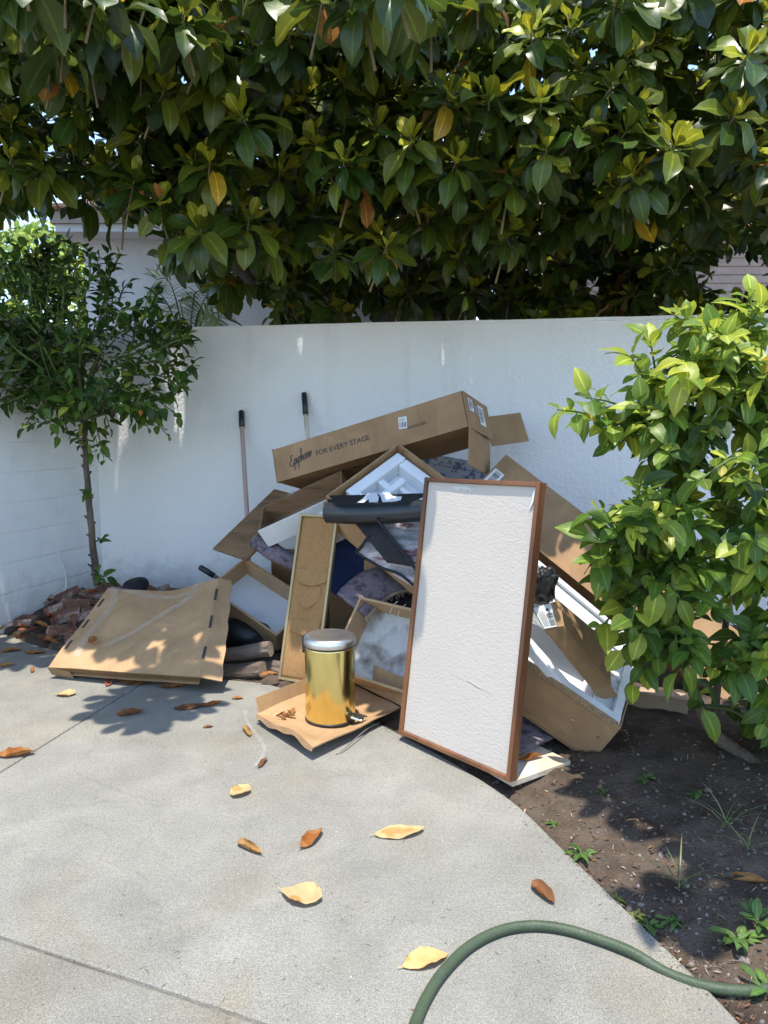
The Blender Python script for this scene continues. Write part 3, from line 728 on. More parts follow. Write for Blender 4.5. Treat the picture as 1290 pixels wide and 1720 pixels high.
# ---------------- lemon bush on the right
bush = thing('citrus_bush', gr(1290,1345), 'sunlit bright green citrus bush leaning over the soil at right', 'bush')
q = MB()
SB = [gr(1300,1352,-.02), at(1271,1290,2.86), at(1198,1231,3.02), at(1173,1183,3.06), at(1149,1119,3.08), at(1130,1036,3.05), at(1100,1005,2.98), at(1066,985,2.92)]
P1 = catmull(SB, 4); q.tube([p+rdir()*.003 for p in P1], [.034-.022*i/(len(P1)-1) for i in range(len(P1))], 9)
q.build('trunk', MAT['bark'], bush)
q = MB(); P2 = catmull([at(1200,1232,3.02), at(1203,1168,3.12), at(1217,1070,3.15), at(1222,960,3.1), at(1215,820,3.05), at(1220,660,3.0)], 4)
q.tube(P2, [.02-.012*i/(len(P2)-1) for i in range(len(P2))], 8); q.build('stem', MAT['bark'], bush)
q = MB(); P3 = catmull([at(1149,1119,3.08), at(1140,1000,3.15), at(1120,880,3.15), at(1110,760,3.05)], 4)
q.tube(P3, [.016-.008*i/(len(P3)-1) for i in range(len(P3))], 8); q.build('stem', MAT['bark'], bush)
q = MB(); P4 = catmull([gr(1330,1330,-.02), at(1320,1200,2.8), at(1300,1050,2.85), at(1300,850,2.85), at(1290,680,2.9)], 4)
q.tube(P4, [.022-.01*i/(len(P4)-1) for i in range(len(P4))], 8); q.build('stem', MAT['bark'], bush)
items = []; tb = MB(); SK = P1[12:] + P2[4:] + P3 + P4[5:]
def near_stem(e):
    c = [p for p in SK if p.z < e.z + .05] or SK
    return min(c, key=lambda p: (p-e).length + rnd(0,.15))
TIPS = [(936,688,2.75,16,1.),(985,668,2.75,10,.5),(1005,712,2.8,12,.4),(1060,598,2.85,10,.3),(1092,572,2.9,10,.5),(1130,528,2.9,15,.9),(1150,535,2.85,12,.9),
        (1190,545,2.9,13,.95),(1178,560,2.8,9,.7),(1262,496,2.9,16,.95),(1280,515,2.8,14,.95),(1235,560,2.85,12,.7),(1100,640,2.9,12,.4),(1075,700,2.85,10,.3),(1040,745,2.85,9,.2),
        (1060,850,2.75,12,.2),(1003,858,2.7,12,.25),(996,905,2.7,12,.2),(1002,945,2.68,13,.2),(1018,985,2.7,9,.15),(1010,1052,2.75,9,.1),(1045,1090,2.8,8,.1),(1080,1120,2.8,8,.1),
        (1060,1150,2.85,7,.1),(1100,1100,2.7,9,.1),(1178,1190,2.75,6,.1),(1285,1215,2.6,9,.2),(1240,1130,2.55,12,.3),(1285,1110,2.5,12,.4)]
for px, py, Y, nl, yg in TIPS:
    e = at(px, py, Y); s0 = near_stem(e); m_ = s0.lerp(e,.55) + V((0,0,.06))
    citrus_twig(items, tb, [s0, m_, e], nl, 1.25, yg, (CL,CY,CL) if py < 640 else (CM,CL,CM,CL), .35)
LEFTB = [(480,1250),(520,1180),(560,1120),(620,1080),(680,1050),(760,1060),(830,1040),(880,1010),(950,1010),(1050,1040),(1120,1080),(1200,1150),(1300,1230)]
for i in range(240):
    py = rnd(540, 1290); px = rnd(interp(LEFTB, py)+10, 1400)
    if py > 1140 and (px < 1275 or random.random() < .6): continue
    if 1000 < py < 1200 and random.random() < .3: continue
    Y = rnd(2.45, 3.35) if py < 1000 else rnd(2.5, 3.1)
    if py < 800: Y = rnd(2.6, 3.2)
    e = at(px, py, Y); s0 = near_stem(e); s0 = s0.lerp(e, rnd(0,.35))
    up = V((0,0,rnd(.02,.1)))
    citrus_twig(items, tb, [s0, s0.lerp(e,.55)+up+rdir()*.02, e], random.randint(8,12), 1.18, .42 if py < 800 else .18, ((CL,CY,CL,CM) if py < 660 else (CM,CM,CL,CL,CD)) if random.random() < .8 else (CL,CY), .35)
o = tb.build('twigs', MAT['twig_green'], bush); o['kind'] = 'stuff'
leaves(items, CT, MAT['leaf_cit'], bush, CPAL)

# ---------------- distant tree and small palm beyond the wall
far = thing('distant_tree', (at(60,430,15).x, 15, 0), 'pale sunlit tree far behind the wall at upper left', 'tree')
q = MB(); fx = at(50,430,15).x; q.tube([(fx,15,-.2),(fx+.1,15,2.5),(fx,15,4.2)], [.2,.15,.08], 8); q.build('trunk', MAT['bark'], far)
items = []
for _ in range(1500):
    d = rdir(); r_ = rnd(.55,1.)**.5; px = 55 + d.x*130*r_; py = 470 - abs(d.z)*105*r_ + (d.z < 0)*80*r_
    p = at(px, py, 15 + d.y*1.2*r_); items.append((random.choice((0,1,3)), frame_mat(p, rdir()+V((0,0,-.4)), V((rnd(-.6,.6),-.5,1)), 2.6), jitter(random.choice((CM,CL,CL,CY)), .2)))
batch('crown', CT, items, MAT['leaf_far'], far)
palm = thing('palm', (at(330,540,7.4).x, 7.4, 0), 'feathery palm fronds peeking over the wall beside the citrus crown', 'palm')
q = MB(); pb = at(318,600,7.4); q.tube([(pb.x,7.4,-.2),(pb.x,7.4,pb.z-.1)], [.07,.05], 8); q.build('trunk', MAT['bark'], palm)
LT = [leaf_template(.26, .014, 3, .3, .35, 0, 0, petiole=.02)]
for i, (ex, ey, mx_, my) in enumerate(((372,536,345,500),(352,552,335,520),(262,470,288,480),(300,505,305,520),(365,552,345,528),(245,500,275,500),(340,490,325,500))):
    fr_ = thing_p = MB(); P = catmull([pb, at(mx_, my, 7.3), at(ex, ey, 7.1+.1*i)], 9); fr_.tube(P, [.009*(1-j/(len(P)))+.002 for j in range(len(P))], 5)
    fo_ = fr_.build('frond', MAT['twig_green'], palm)
    its = []
    for j in range(3, len(P)):
        d = (P[j]-P[j-1]).normalized()
        for s in (-1, 1):
            for h in (0, .5):
                p = P[j].lerp(P[j-1], h); sd = d.cross(V((0,-1,.3))).normalized()*s
                its.append((0, frame_mat(p, sd*.9 + d*.55 + V((0,0,-.12)), V((0,-.5,1)), rnd(.8,1.1)), jitter((.20,.25,.09), .2)))
    lf = batch('leaflets', LT, its, MAT['leaf_far'], fo_)

# ================================================================== things in the pile
class Fr:
    """local frame: origin, unit axes u v n"""
    def __init__(s, o, u, v): s.o = V(o); s.u, s.v, s.n = ortho(o, u, v)
    def p(s, a, b, c=0.): return s.o + s.u*a + s.v*b + s.n*c
    def box(s, mb, a0, a1, b0, b1, c0, c1):
        return mb.box(s.p(a0,b0,c0), s.u*(a1-a0), s.v*(b1-b0), s.n*(c1-c0))
    def slab(s, mb, a0, a1, b0, b1, c0, c1, nu=6, nv=6, warp=.004, seed=0., fn=None):
        return mb.slab(s.p(a0,b0,c0), s.u*(a1-a0), s.v*(b1-b0), s.n*(c1-c0), nu, nv, warp, seed, fn)
def text_on(s, fr, a, b, c, size, m, parent, ang=0., mirror=False, extr=.0008, name='lettering', bold=0.):
    cu = bpy.data.curves.new('t', 'FONT'); cu.body = s; cu.size = size; cu.extrude = extr; cu.offset = bold
    to = bpy.data.objects.new('t', cu); COL.objects.link(to); bpy.context.view_layer.update()
    dg = bpy.context.evaluated_depsgraph_get(); me = bpy.data.meshes.new_from_object(to.evaluated_get(dg)); COL.objects.unlink(to); bpy.data.objects.remove(to)
    ca, sa = math.cos(ang), math.sin(ang); off = origin_of(parent)
    for v in me.vertices:
        x, y, z = v.co; x, y = x*ca - y*sa, x*sa + y*ca
        v.co = fr.p(a + (-x if mirror else x), b + (-y if mirror else y), c + z) - off
    me.materials.clear(); me.materials.append(MAT[m]); me.name = name
    o = bpy.data.objects.new(name, me); COL.objects.link(o); o.parent = parent; return o
def label_sheet(fr, a0, a1, b0, b1, c, parent, bars=True, seed=1, vertical=False):
    q = MB(); fr.slab(q, a0, a1, b0, b1, c, c+.0006, 3, 3, 0); sh = q.build('label_sheet', MAT['paper'], parent)
    rr = random.Random(seed); q = MB(); w_, h_ = a1-a0, b1-b0
    if vertical:
        y = b0 + h_*.1
        while y < b0 + h_*.62: t = rr.uniform(.0012,.004); fr.box(q, a0+w_*.12, a0+w_*.6, y, y+t, c+.0007, c+.0012); y += t + rr.uniform(.0015,.004)
        for k in range(4): fr.box(q, a0+w_*(.68+.07*k), a0+w_*(.70+.07*k), b0+h_*.1, b0+h_*rr.uniform(.5,.9), c+.0007, c+.0012)
        fr.box(q, a0+w_*.15, a0+w_*.5, b0+h_*.75, b0+h_*.83, c+.0007, c+.0012)
    else:
        x = a0 + w_*.1
        while x < a0 + w_*.88: t = rr.uniform(.0012,.004); fr.box(q, x, x+t, b0+h_*.12, b0+h_*.55, c+.0007, c+.0012); x += t + rr.uniform(.0015,.004)
        for k in range(3): fr.box(q, a0+w_*.1, a0+w_*rr.uniform(.5,.9), b0+h_*(.64+.1*k), b0+h_*(.67+.1*k), c+.0007, c+.0012)
    o = q.build('barcode', MAT['ink_black'], sh); return sh
def open_carton(root, F, L, W, D, m='card', th=.006, skip=(), seed=1.):
    """tray whose opening lies in the frame plane (u: 0..L, v: 0..W), going down -n by D"""
    M = [MAT[m], MAT['card_in']]
    def pan(name, *r, nu=8, nv=3):
        q = MB(); F.slab(q, *r, nu, nv, .006, seed+len(name)); return q.build(name, MAT[m], root)
    pan('bottom', 0, L, 0, W, -D, -D+th)
    if 'v0' not in skip: pan('side', 0, L, 0, th, -D+th, 0)
    if 'v1' not in skip: pan('side', 0, L, W-th, W, -D+th, -.002)
    if 'u0' not in skip: pan('end', 0, th, th, W-th, -D+th, -.001, nu=2, nv=4)
    if 'u1' not in skip: pan('end', L-th, L, th, W-th, -D+th, -.003, nu=2, nv=4)

# ---------------- guitar carton on top
S = 1.04
gTL, gTR, gBL = [V((0,0,CAMZ)) + (V(p) - V((0,0,CAMZ)))*S for p in ((-.682,4.5,1.232),(.402,4.072,1.563),(-.636,4.431,1.046))]
G = Fr(gBL, gTR-gTL, gTL-gBL); GL, GH, GD = (gTR-gTL).length, (gTL-gBL).length, .43
# frame n points towards the camera
if G.n.y > 0: raise RuntimeError
root = thing('guitar_carton', G.p(GL/2, 0, -GD/2), 'long brown guitar carton with script lettering lying on top of the pile', 'carton')
T5 = .005
def gp(name, *r, nu=10, nv=3, m='card', warp=.005):
    q = MB(); G.slab(q, *r, nu, nv, warp, 3.+len(name)); return q.build(name, MAT[m], root)
front = gp('front_panel', 0, GL, 0, GH, -T5, 0, nu=24, warp=.0012)
gp('back_panel', 0, GL, 0, GH, -GD, -GD+T5)
bottom = gp('bottom_panel', 0, GL, 0, T5, -GD+T5, -T5)
gp('top_panel', 0, GL, GH-T5, GH, -GD+T5, -T5)
gp('end_panel', 0, T5, T5, GH-T5, -GD+T5, -T5, nu=2)
q = MB(); G.slab(q, -.004, .001, -.002, GH+.004, -.03, .003, 2, 4, .002); q.build('end_fold', MAT['card'], root)
endp = gp('end_panel', GL-T5, GL, T5, GH-T5, -GD+T5, -T5, nu=2)
# tape seam on the left end, flaps on the right end
fl = MB(); fa, fb_, fc_ = G.p(GL+.002,-.002,-.004), G.p(GL+.002,-.002,-GD+.02), at(785,780,4.12); fl.slab(fa, fb_-fa, fc_-fa, V((.004,-.002,0)), 5, 5, .008); fl.build('flap', MAT['card'], root)
EF = Fr(G.p(GL+.003, GH, -.002), -G.v, -G.n*1 + G.u*.06)      # outer flap closing the end
fl = MB(); EF.slab(fl, -.002, GH+.004, 0, .40, 0, .004, 4, 5, .002); ofl = fl.build('flap', MAT['card'], root)
s1 = EF.n.dot(G.u)
for (a0,a1,b0,b1,sd) in ((.025,.10,.06,.13,3),(.035,.155,.21,.30,5)):
    label_sheet(EF, a0, a1, b0, b1, .0065, ofl, True, sd, False)
q = MB(); EF.slab(q, .05, .11, .15, .19, .0065, .0072, 2, 2, 0); q.build('label_sheet', MAT['fascia'], ofl)
fl = MB(); bb = at(811,701,4.9); fl.slab(bb, at(874,693,5.0)-bb, at(826,750,4.88)-bb, V((0,.005,0)), 5, 5, .006); fl.build('flap', MAT['card'], root)
# print
text_on('FOR EVERY STAGE', G, .293, .092, .001, .045, 'ink', front, 0, bold=.0006)
text_on('WWW.EPI', G, .905, .083, .001, .026, 'ink', front, 0, bold=.0004)
text_on('FOR EVERY STAGE', Fr(G.p(0,-.0015,-.14), G.u, -G.n), .62, .02, -.001, .042, 'ink', bottom, 0, mirror=True)
def script_word(fr, a, b, c, h, parent, ang=0.):
    ST = [[(.66,.88),(.52,1.02),(.32,.98),(.28,.76),(.48,.56),(.30,.54),(.06,.34),(.10,.06),(.36,-.04),(.62,.08),(.78,.3)],
          [(.86,.52),(.84,.2),(.76,-.5),(.66,-.46)],[(.84,.3),(1.0,.54),(1.14,.4),(1.08,.08),(.92,.0),(.82,.08)],
          [(1.12,.1),(1.28,.5),(1.24,.08),(1.36,.02),(1.48,.3)],[(1.34,.72),(1.36,.76)],
          [(1.56,.52),(1.54,.2),(1.46,-.5),(1.36,-.46)],[(1.54,.3),(1.70,.54),(1.84,.4),(1.78,.08),(1.62,.0),(1.52,.08)],
          [(1.84,.1),(2.12,.9),(2.18,1.2),(2.08,1.1),(2.02,.0)],[(2.04,.24),(2.2,.52),(2.3,.4),(2.28,.06),(2.4,.04)],
          [(2.66,.5),(2.5,.42),(2.46,.14),(2.6,.0),(2.76,.16),(2.76,.4),(2.66,.5),(2.86,.44)],
          [(2.94,.52),(2.92,.0)],[(2.93,.28),(3.1,.52),(3.2,.4),(3.18,.06),(3.3,.04)],
          [(3.32,.2),(3.56,.32),(3.54,.5),(3.42,.52),(3.32,.26),(3.42,.02),(3.6,.06),(3.86,.5)]]
    q = MB()
    for s in ST:
        P = catmull([(x + .3*y, y, 0) for x, y in s], 5); k = len(P); vs = []; fs = []
        for i, p in enumerate(P):
            d = (P[min(i+1,k-1)] - P[max(i-1,0)]).normalized(); nn = V((-d.y, d.x, 0)); wd = .048 + .03*abs(d.y)
            for sg in (-1, 1):
                w_ = p + nn*wd*sg; x, y = w_.x*h*.70, w_.y*h
                x, y = x*math.cos(ang)-y*math.sin(ang), x*math.sin(ang)+y*math.cos(ang)
                vs.append(fr.p(a+x, b+y, c))
        for i in range(k-1): fs.append((2*i, 2*i+1, 2*i+3, 2*i+2))
        q.add(vs, fs)
    return q.build('script_lettering', MAT['ink'], parent)
script_word(G, .105, .072, .002, .062, front, .18)
SF = Fr(G.p(.855, .10, .002), G.u*math.cos(.12)-G.v*math.sin(.12), G.v*math.cos(.12)+G.u*math.sin(.12))
label_sheet(SF, 0, .052, 0, .07, 0, front, True, 9)
q = MB(); G.slab(q, .985, .99, 0, GH, .0005, .002, 1, 6, 0); q.build('crease', MAT['card_in'], front)

# ---------------- floral lidded box just under the guitar carton
fb = Fr(at(722,822,4.62), at(812,838,4.62)-at(722,822,4.62), V((-.1,.25,.9)))
root = thing('floral_box', fb.p(.15,0,-.1), 'grey storage box with dark blue floral print under the guitar carton', 'box')
q = MB(); fb.box(q, -.12, .33, -.3, .2, -.3, 0); q.build('box_body', MAT['floral'], root, bevel=.006)
q = MB(); fb.box(q, -.128, .338, .16, .225, -.308, .008); q.build('lid', MAT['floral'], root, bevel=.006)

# ---------------- upper open carton with moulded foam
aL = at(548,832,4.0); aT = at(681,757,4.26); aE = at(735,985,3.62)
A = Fr(aL, aE-aL, aT-aL); AL = .78; AW = (aT-aL).length*1.02; AD = .24
root = thing('foam_carton', A.p(AL*.5, AW*.3, -AD), 'open tan carton with white moulded foam, under the black roll', 'carton')
open_carton(root, A, AL, AW, AD, 'card_light')
q = MB(); A.slab(q, -.03, .0, 0, AW, -.10, -.09, 2, 6, .006); q.build('flap', MAT['card'], root)
q = MB(); A.slab(q, .008, .05, AW-.012, AW-.007, -.12, .0, 2, 2, .003); q.build('flap', MAT['card'], root)
q = MB()   # foam: base, rims and ribs round pockets
A.box(q, .02, AL-.02, .10, AW-.02, -.20, -.14)
A.box(q, .025, .09, .12, AW-.03, -.139, -.035); A.box(q, .09, .62, AW-.09, AW-.025, -.139, -.045)
A.box(q, .16, .20, .12, AW-.14, -.139, -.05); A.box(q, .2, .62, AW-.20, AW-.17, -.139, -.075)
A.box(q, .09, .16, AW-.26, AW-.22, -.139, -.06); A.box(q, .34, .38, .10, AW-.20, -.139, -.06)
A.box(q, .2, .34, .19, .225, -.139, -.085); A.box(q, .09, .16, .13, .17, -.139, -.03)
A.box(q, .50, .60, .10, AW-.2, -.139, -.04)
q.build('foam_insert', MAT['foam'], root, bevel=.006)

# ---------------- black rolled banner on the carton
root = thing('rolled_banner', at(630,860,3.86), 'black rolled vinyl banner with white print across the foam carton', 'banner')
ra, rb = at(550,862,3.86), at(730,856,3.62); d = (rb-ra); q = MB()
sp = []; dn = d.normalized(); x = dn.cross(V((0,0,1))).normalized(); y = x.cross(dn)
for i in range(75):
    a = i*.36; r_ = .018 + .0382*i/74; sp.append((math.cos(a)*r_, math.sin(a)*r_))
vs = []; fs = []
NS = 14
for k in range(NS+1):
    t = k/NS; o_ = ra + d*t + V((0,0,-.012*math.sin(t*3.1)))
    for (cx_, cy_) in sp: vs.append(o_ + x*cx_*(1+.05*math.sin(t*7)) + y*cy_)
N_ = len(sp)
for k in range(NS):
    for i in range(N_-1): fs.append((k*N_+i, k*N_+i+1, (k+1)*N_+i+1, (k+1)*N_+i))
q.sm = True; q.add(vs, fs); q.build('roll', MAT['black_vinyl'], root)
s0, s1, s2, s3 = at(551,848,3.93), at(725,845,3.72), at(725,830,3.98), at(549,833,4.04)
q = MB(); nn = (s1-s0).cross(s3-s0).normalized(); q.slab(s0, s1-s0, s3-s0, nn*.003, 10, 3, .006); fl = q.build('loose_sheet', MAT['black_vinyl'], root)
BF = Fr(s0, s1-s0, s3-s0); bw = (s3-s0).length; q = MB()
def poly(P, c=.0075): q.add([BF.p(a, b*bw, c) for a, b in P], [tuple(range(len(P)))])
poly([(.165,.05),(.185,.5),(.19,.95),(.235,.98),(.27,.55),(.285,.05),(.235,.05),(.222,.35),(.205,.05)]); poly([(.25,.96),(.31,.96),(.345,.62),(.40,.55),(.405,.2),(.36,.05),(.31,.05),(.285,.5)])
poly([(.50,.25),(.53,.55),(.57,.8),(.575,.65),(.52,.2)])
q.build('print', MAT['print_white'], fl)['kind'] = 'stuff'

# ---------------- patterned rugs stuffed into the carton
def sheet(name, P, th, m, root, nu=10, nv=10, warp=.012, seed=0.):
    """thick cloth over a bilinear patch, P = four corners"""
    a, b, c, d = [V(p) for p in P]; n_ = (b-a).cross(d-a).normalized(); q = MB(); q.sm = True; top = []; bot = []
    for j in range(nv+1):
        for i in range(nu+1):
            s, t = i/nu, j/nv; p = a*(1-s)*(1-t)+b*s*(1-t)+c*s*t+d*(1-s)*t
            p = p + n_*warp*(noise.noise(p*6+V((seed,0,0)))*1.3 + noise.noise(p*15+V((0,seed,0)))*.5)
            top.append(p + n_*th); bot.append(p)
    N = (nu+1)*(nv+1); g = lambda i, j: j*(nu+1)+i; fs = []
    for j in range(nv):
        for i in range(nu):
            e = (g(i,j), g(i+1,j), g(i+1,j+1), g(i,j+1)); fs += [tuple(N+k for k in e), e[::-1]]
    for i in range(nu): fs += [(g(i,0),g(i+1,0),N+g(i+1,0),N+g(i,0)), (g(i+1,nv),g(i,nv),N+g(i,nv),N+g(i+1,nv))]
    for j in range(nv): fs += [(g(0,j+1),g(0,j),N+g(0,j),N+g(0,j+1)), (g(nu,j),g(nu,j+1),N+g(nu,j+1),N+g(nu,j))]
    q.add(bot+top, fs); return q.build(name, MAT[m], root)
root = thing('patterned_rug', at(660,930,3.8), 'grey rug with dark red streak and black edging folded in the foam carton', 'rug')
sheet('rug_body', (at(628,872,3.85), at(735,985,3.50), at(745,880,3.62), at(705,858,3.82)), .012, 'rug', root, 14, 12, .014)
sheet('rug_corner', (at(602,928,3.80), at(702,991,3.50), at(708,955,3.50), at(621,900,3.80)), .012, 'rug', root, 12, 8, .010, 3.)
q = MB()
for P in (((599,929),(640,954),(672,966),(703,992)),((599,929),(620,902)),((632,873),(664,912),(700,960))):
    q.tube(catmull([at(a, b, 3.80-.003*(a-600))+V((0,-.016,.006)) for a, b in P], 5), .0075, 6)
q.build('edging', MAT['black_cloth'], root)
sheet('folded_underside', (at(596,879,3.82), at(650,945,3.62), at(690,951,3.52), at(633,871,3.80)), .010, 'black_cloth', root, 10, 8, .008, 5.)

# ---------------- framed white board leaning in front
bTL, bTR, bBR, bBL = V((.192,3.278,1.154)), V((.600,2.794,1.169)), V((.477,2.67,.045)), V((.068,3.154,.03))
B = Fr(bBL, bBR-bBL, bTL-bBL); BW, BH = .634, 1.138
root = thing('framed_board', B.p(BW/2, 0, 0), 'tall white textured board in brown wood frame leaning in front of the pile', 'board')
q = MB(); B.slab(q, .02, BW-.02, .02, BH-.02, -.012, -.006, 10, 16, .003); pb_ = q.build('panel', MAT['board_paper'], root)
fw, ft = .019, .042
for nm, r_ in (('frame_stile', (0, fw, 0, BH)), ('frame_stile', (BW-fw, BW, 0, BH)), ('frame_rail', (fw, BW-fw, BH-fw, BH-.001)), ('frame_rail', (fw, BW-fw, .001, fw))):
    q = MB(); B.box(q, *r_, -ft+.008, .008); q.build(nm, MAT['frame_wood'], root, bevel=.0025)
q = MB()    # torn patch at the top of the paper, crease scar lower down
rr = random.Random(4); x = .165
up = []; dn_ = []
for i in range(15): x += .009; up.append((x, BH-fw-.012+rr.uniform(-.002,.002))); dn_.append((x, BH-fw-.022-rr.uniform(0,.02)*(1 if i % 5 else .2)))
for i in range(14): q.add([B.p(*dn_[i],-.0035), B.p(*dn_[i+1],-.0035), B.p(*up[i+1],-.0035), B.p(*up[i],-.0035)], [(0,1,2,3)])
q.build('torn_patch', MAT['dirty_white'], pb_)
q = MB(); q.tube(catmull([B.p(a, b, -.0042) for a, b in ((.27,.335),(.33,.323),(.37,.321),(.43,.309),(.50,.302))], 4), [.0003]*8+[.0011]*5+[.0004]*4, 5); q.build('scar', MAT['ply'], pb_)
q = MB(); q.add([B.p(BW-fw-.03, BH-fw-.095, -.003), B.p(BW-fw-.006, BH-fw-.06, .004), B.p(BW-fw-.004, BH-fw-.005, .002), B.p(BW-fw-.012, BH-fw-.02, .006)], [(0,1,2,3)]); q.build('peeled_corner', MAT['paper'], pb_)

# ---------------- cork board leaning upright
c0, c1_, c3_ = gr(467,1141,-.005), at(541,1154,3.83), at(487,862,4.22)
C = Fr(c0, c1_-c0, c3_-c0); CW, CH = .252, (c3_-c0).length
root = thing('cork_board', C.p(CW/2, 0, 0), 'narrow cork pin board in thin brass coloured frame standing upright', 'cork board')
q = MB(); q.sm = True
C.slab(q, .012, CW-.012, .012, CH-.012, -.012, -.006, 14, 40, .002, fn=lambda a, b: .010*math.sin(a*3.14)*max(0, math.sin(b*16))*(.4+.6*a) + .006*math.sin(a*9+b*4))
q.build('cork_sheet', MAT['cork'], root)
def cork_flap(a0, a1, b0, drop, c):
    q = MB(); q.sm = True; nu = 12; vs = []; fs = []
    for i in range(nu+1):
        t = i/nu; a = a0+(a1-a0)*t
        for k in range(5):
            e = k/4; vs.append(C.p(a, b0 + .06*(1-e) - drop*math.sin(t*3.14)*e, c*e*math.sin(t*3.0+.14)))
    for i in range(nu):
        for k in range(4): fs.append((i*5+k, i*5+k+1, (i+1)*5+k+1, (i+1)*5+k))
    q.add(vs, fs); q.build('torn_flap', MAT['cork'], root)
cork_flap(.03, CW-.02, CH*.60, .03, .016); cork_flap(.06, CW-.05, CH*.50, .06, .018); cork_flap(.03, CW-.03, CH*.30, .02, .014)
for r_ in ((0,.016,0,CH),(CW-.016,CW,0,CH),(.016,CW-.016,CH-.016,CH-.001),(.016,CW-.016,.001,.016)):
    q = MB(); C.box(q, *r_, -.018, .004); q.build('frame_bar', MAT['brass_frame'], root, bevel=.002)

# ---------------- drawers
def drawer(name, label, F, L, W, D, mside, mbot, mfront=None, th=.014):
    root = thing(name, F.p(L/2, W/2, -D), label, 'drawer')
    q = MB(); F.slab(q, th, L-th, th, W-th, -D+.006, -D+.012, 8, 8, .002); q.build('bottom_panel', MAT[mbot], root)
    for nm, r_, m_ in (('side', (0,L,0,th,-D,0), mfront or mside), ('side', (0,L,W-th,W,-D,-.001), mside), ('end', (0,th,th,W-th,-D,-.002), mside), ('end', (L-th,L,th,W-th,-D,-.003), mside)):
        q = MB(); F.box(q, *r_); q.build(nm, MAT[m_], root, bevel=.0015)
    return root
# big stained one in the middle
a, b, c = at(548,1122,3.72), at(690,1168,3.38), at(563,1000,4.0)
F3 = Fr(a, b-a, c-a); r3 = drawer('wooden_drawer', 'large stained drawer tipped behind the gold bin and cork board', F3, .56, .42, .15, 'wood_tan', 'dirty_white')
# left one
a, b, c = at(346,986,4.56), at(470,1072,4.26), at(405,923,4.84)
F2 = Fr(a, b-a, c-a); drawer('wooden_drawer', 'empty tan drawer tipped on edge left of the cork board', F2, .60, .34, .15, 'wood_tan', 'lam_white')
# upper one, opening upwards with a white front
a, b, c = at(433,893,4.36), at(545,842,4.30), at(400,873,4.62)
F1 = Fr(a, b-a, c-a); drawer('wooden_drawer', 'brown drawer with white front tilted under the guitar carton', F1, .56, .29, .125, 'wood_brown', 'wood_brown', 'lam_white')
o_ = F1.p(.19, .28, -.03); q = MB(); q.box(o_, F1.u*.05, -F1.v*.004, F1.n*.045); setp(q.build('clear_bracket', MAT['tape']), 'clear plastic tape tab stuck on the brown drawer', 'tape')
# flat brown shelf board under it
a, b, c = at(357,921,4.62), at(396,934,4.50), at(470,845,4.86)
FS = Fr(a, b-a, c-a); q = MB(); FS.box(q, 0, .30, 0, .62, -.016, 0)
setp(q.build('shelf_board', MAT['wood_brown'], bevel=.002), 'flat brown shelf board sticking out left below the brown drawer', 'board')
# white melamine board under the foam carton
a, b, c = at(500,868,4.42), at(556,838,4.36), at(520,900,4.30)
FB = Fr(a, b-a, c-a); q = MB(); FB.box(q, 0, .4, 0, .3, -.016, 0); setp(q.build('melamine_board', MAT['lam_white'], bevel=.0015), 'white board edge between the brown drawer and foam carton', 'board')

# ---------------- long handled tools
def tool(name, label, P, r_, m, grip_len, gr_r, head=None, cat='tool', band=False):
    P = [V(p) for p in P]; root = thing(name, P[-1], label, cat); d = (P[-1]-P[0]).normalized()
    q = MB(); q.tube([P[0]+d*grip_len*.5, P[0]+d*grip_len, *P[1:]], r_, 12); q.build('shaft', MAT[m], root)
    q = MB(); q.lathe([(0,0),(gr_r*.8,.001),(gr_r,.008),(gr_r*1.02,grip_len*.5),(gr_r*.98,grip_len),(r_,grip_len+.002)], P[0], d, 16); q.build('grip', MAT['black_plastic'], root)
    if band:
        for i in range(9):
            q = MB(); q.lathe([(r_*1.02,0),(r_*1.12,.002),(r_*1.12,.006),(r_*1.02,.008)], P[0]+d*(grip_len+.01+i*.012), (d+V((.25,0,0))).normalized(), 12); q.build('wrap_band', MAT['black_plastic'], root)
    if head:
        e = P[-1]; q = MB(); u = V((1,0,0)); n_ = d.cross(u).normalized(); q.slab(e - u*.11, u*.22, d*.26, n_*.003, 8, 6, 0, fn=lambda a, b: .03*math.sin(a*3.14)); q.build('blade', MAT['black_plastic'], root)
    return root
gA = bwall(407,690)+BN*.02; gB = at(417,900,5.15); gC = gr(419,1010,0); gC = V((gB.x+.02, 5.0, .22))
tool('shovel', 'long pale wooden handled shovel leaning on the white wall at left', [gA, gB, gC], .0165, 'handle_wood', .135, .022, head=True, cat='shovel')
gA = bwall(512,660)+BN*.02; gB = at(524,800,5.2); tool('rake_handle', 'black gripped tool handle with woven pattern behind the guitar carton', [gA, gB, V((gB.x+.06,4.95,.3))], .0145, 'ply', .175, .0205, cat='tool handle', band=True)
gA = at(335,952,5.05); gB = at(420,1004,5.0); tool('tool_handle', 'short black gripped handle lying behind the tan drawer', [gA, gB], .0135, 'log', .12, .02, cat='tool handle')

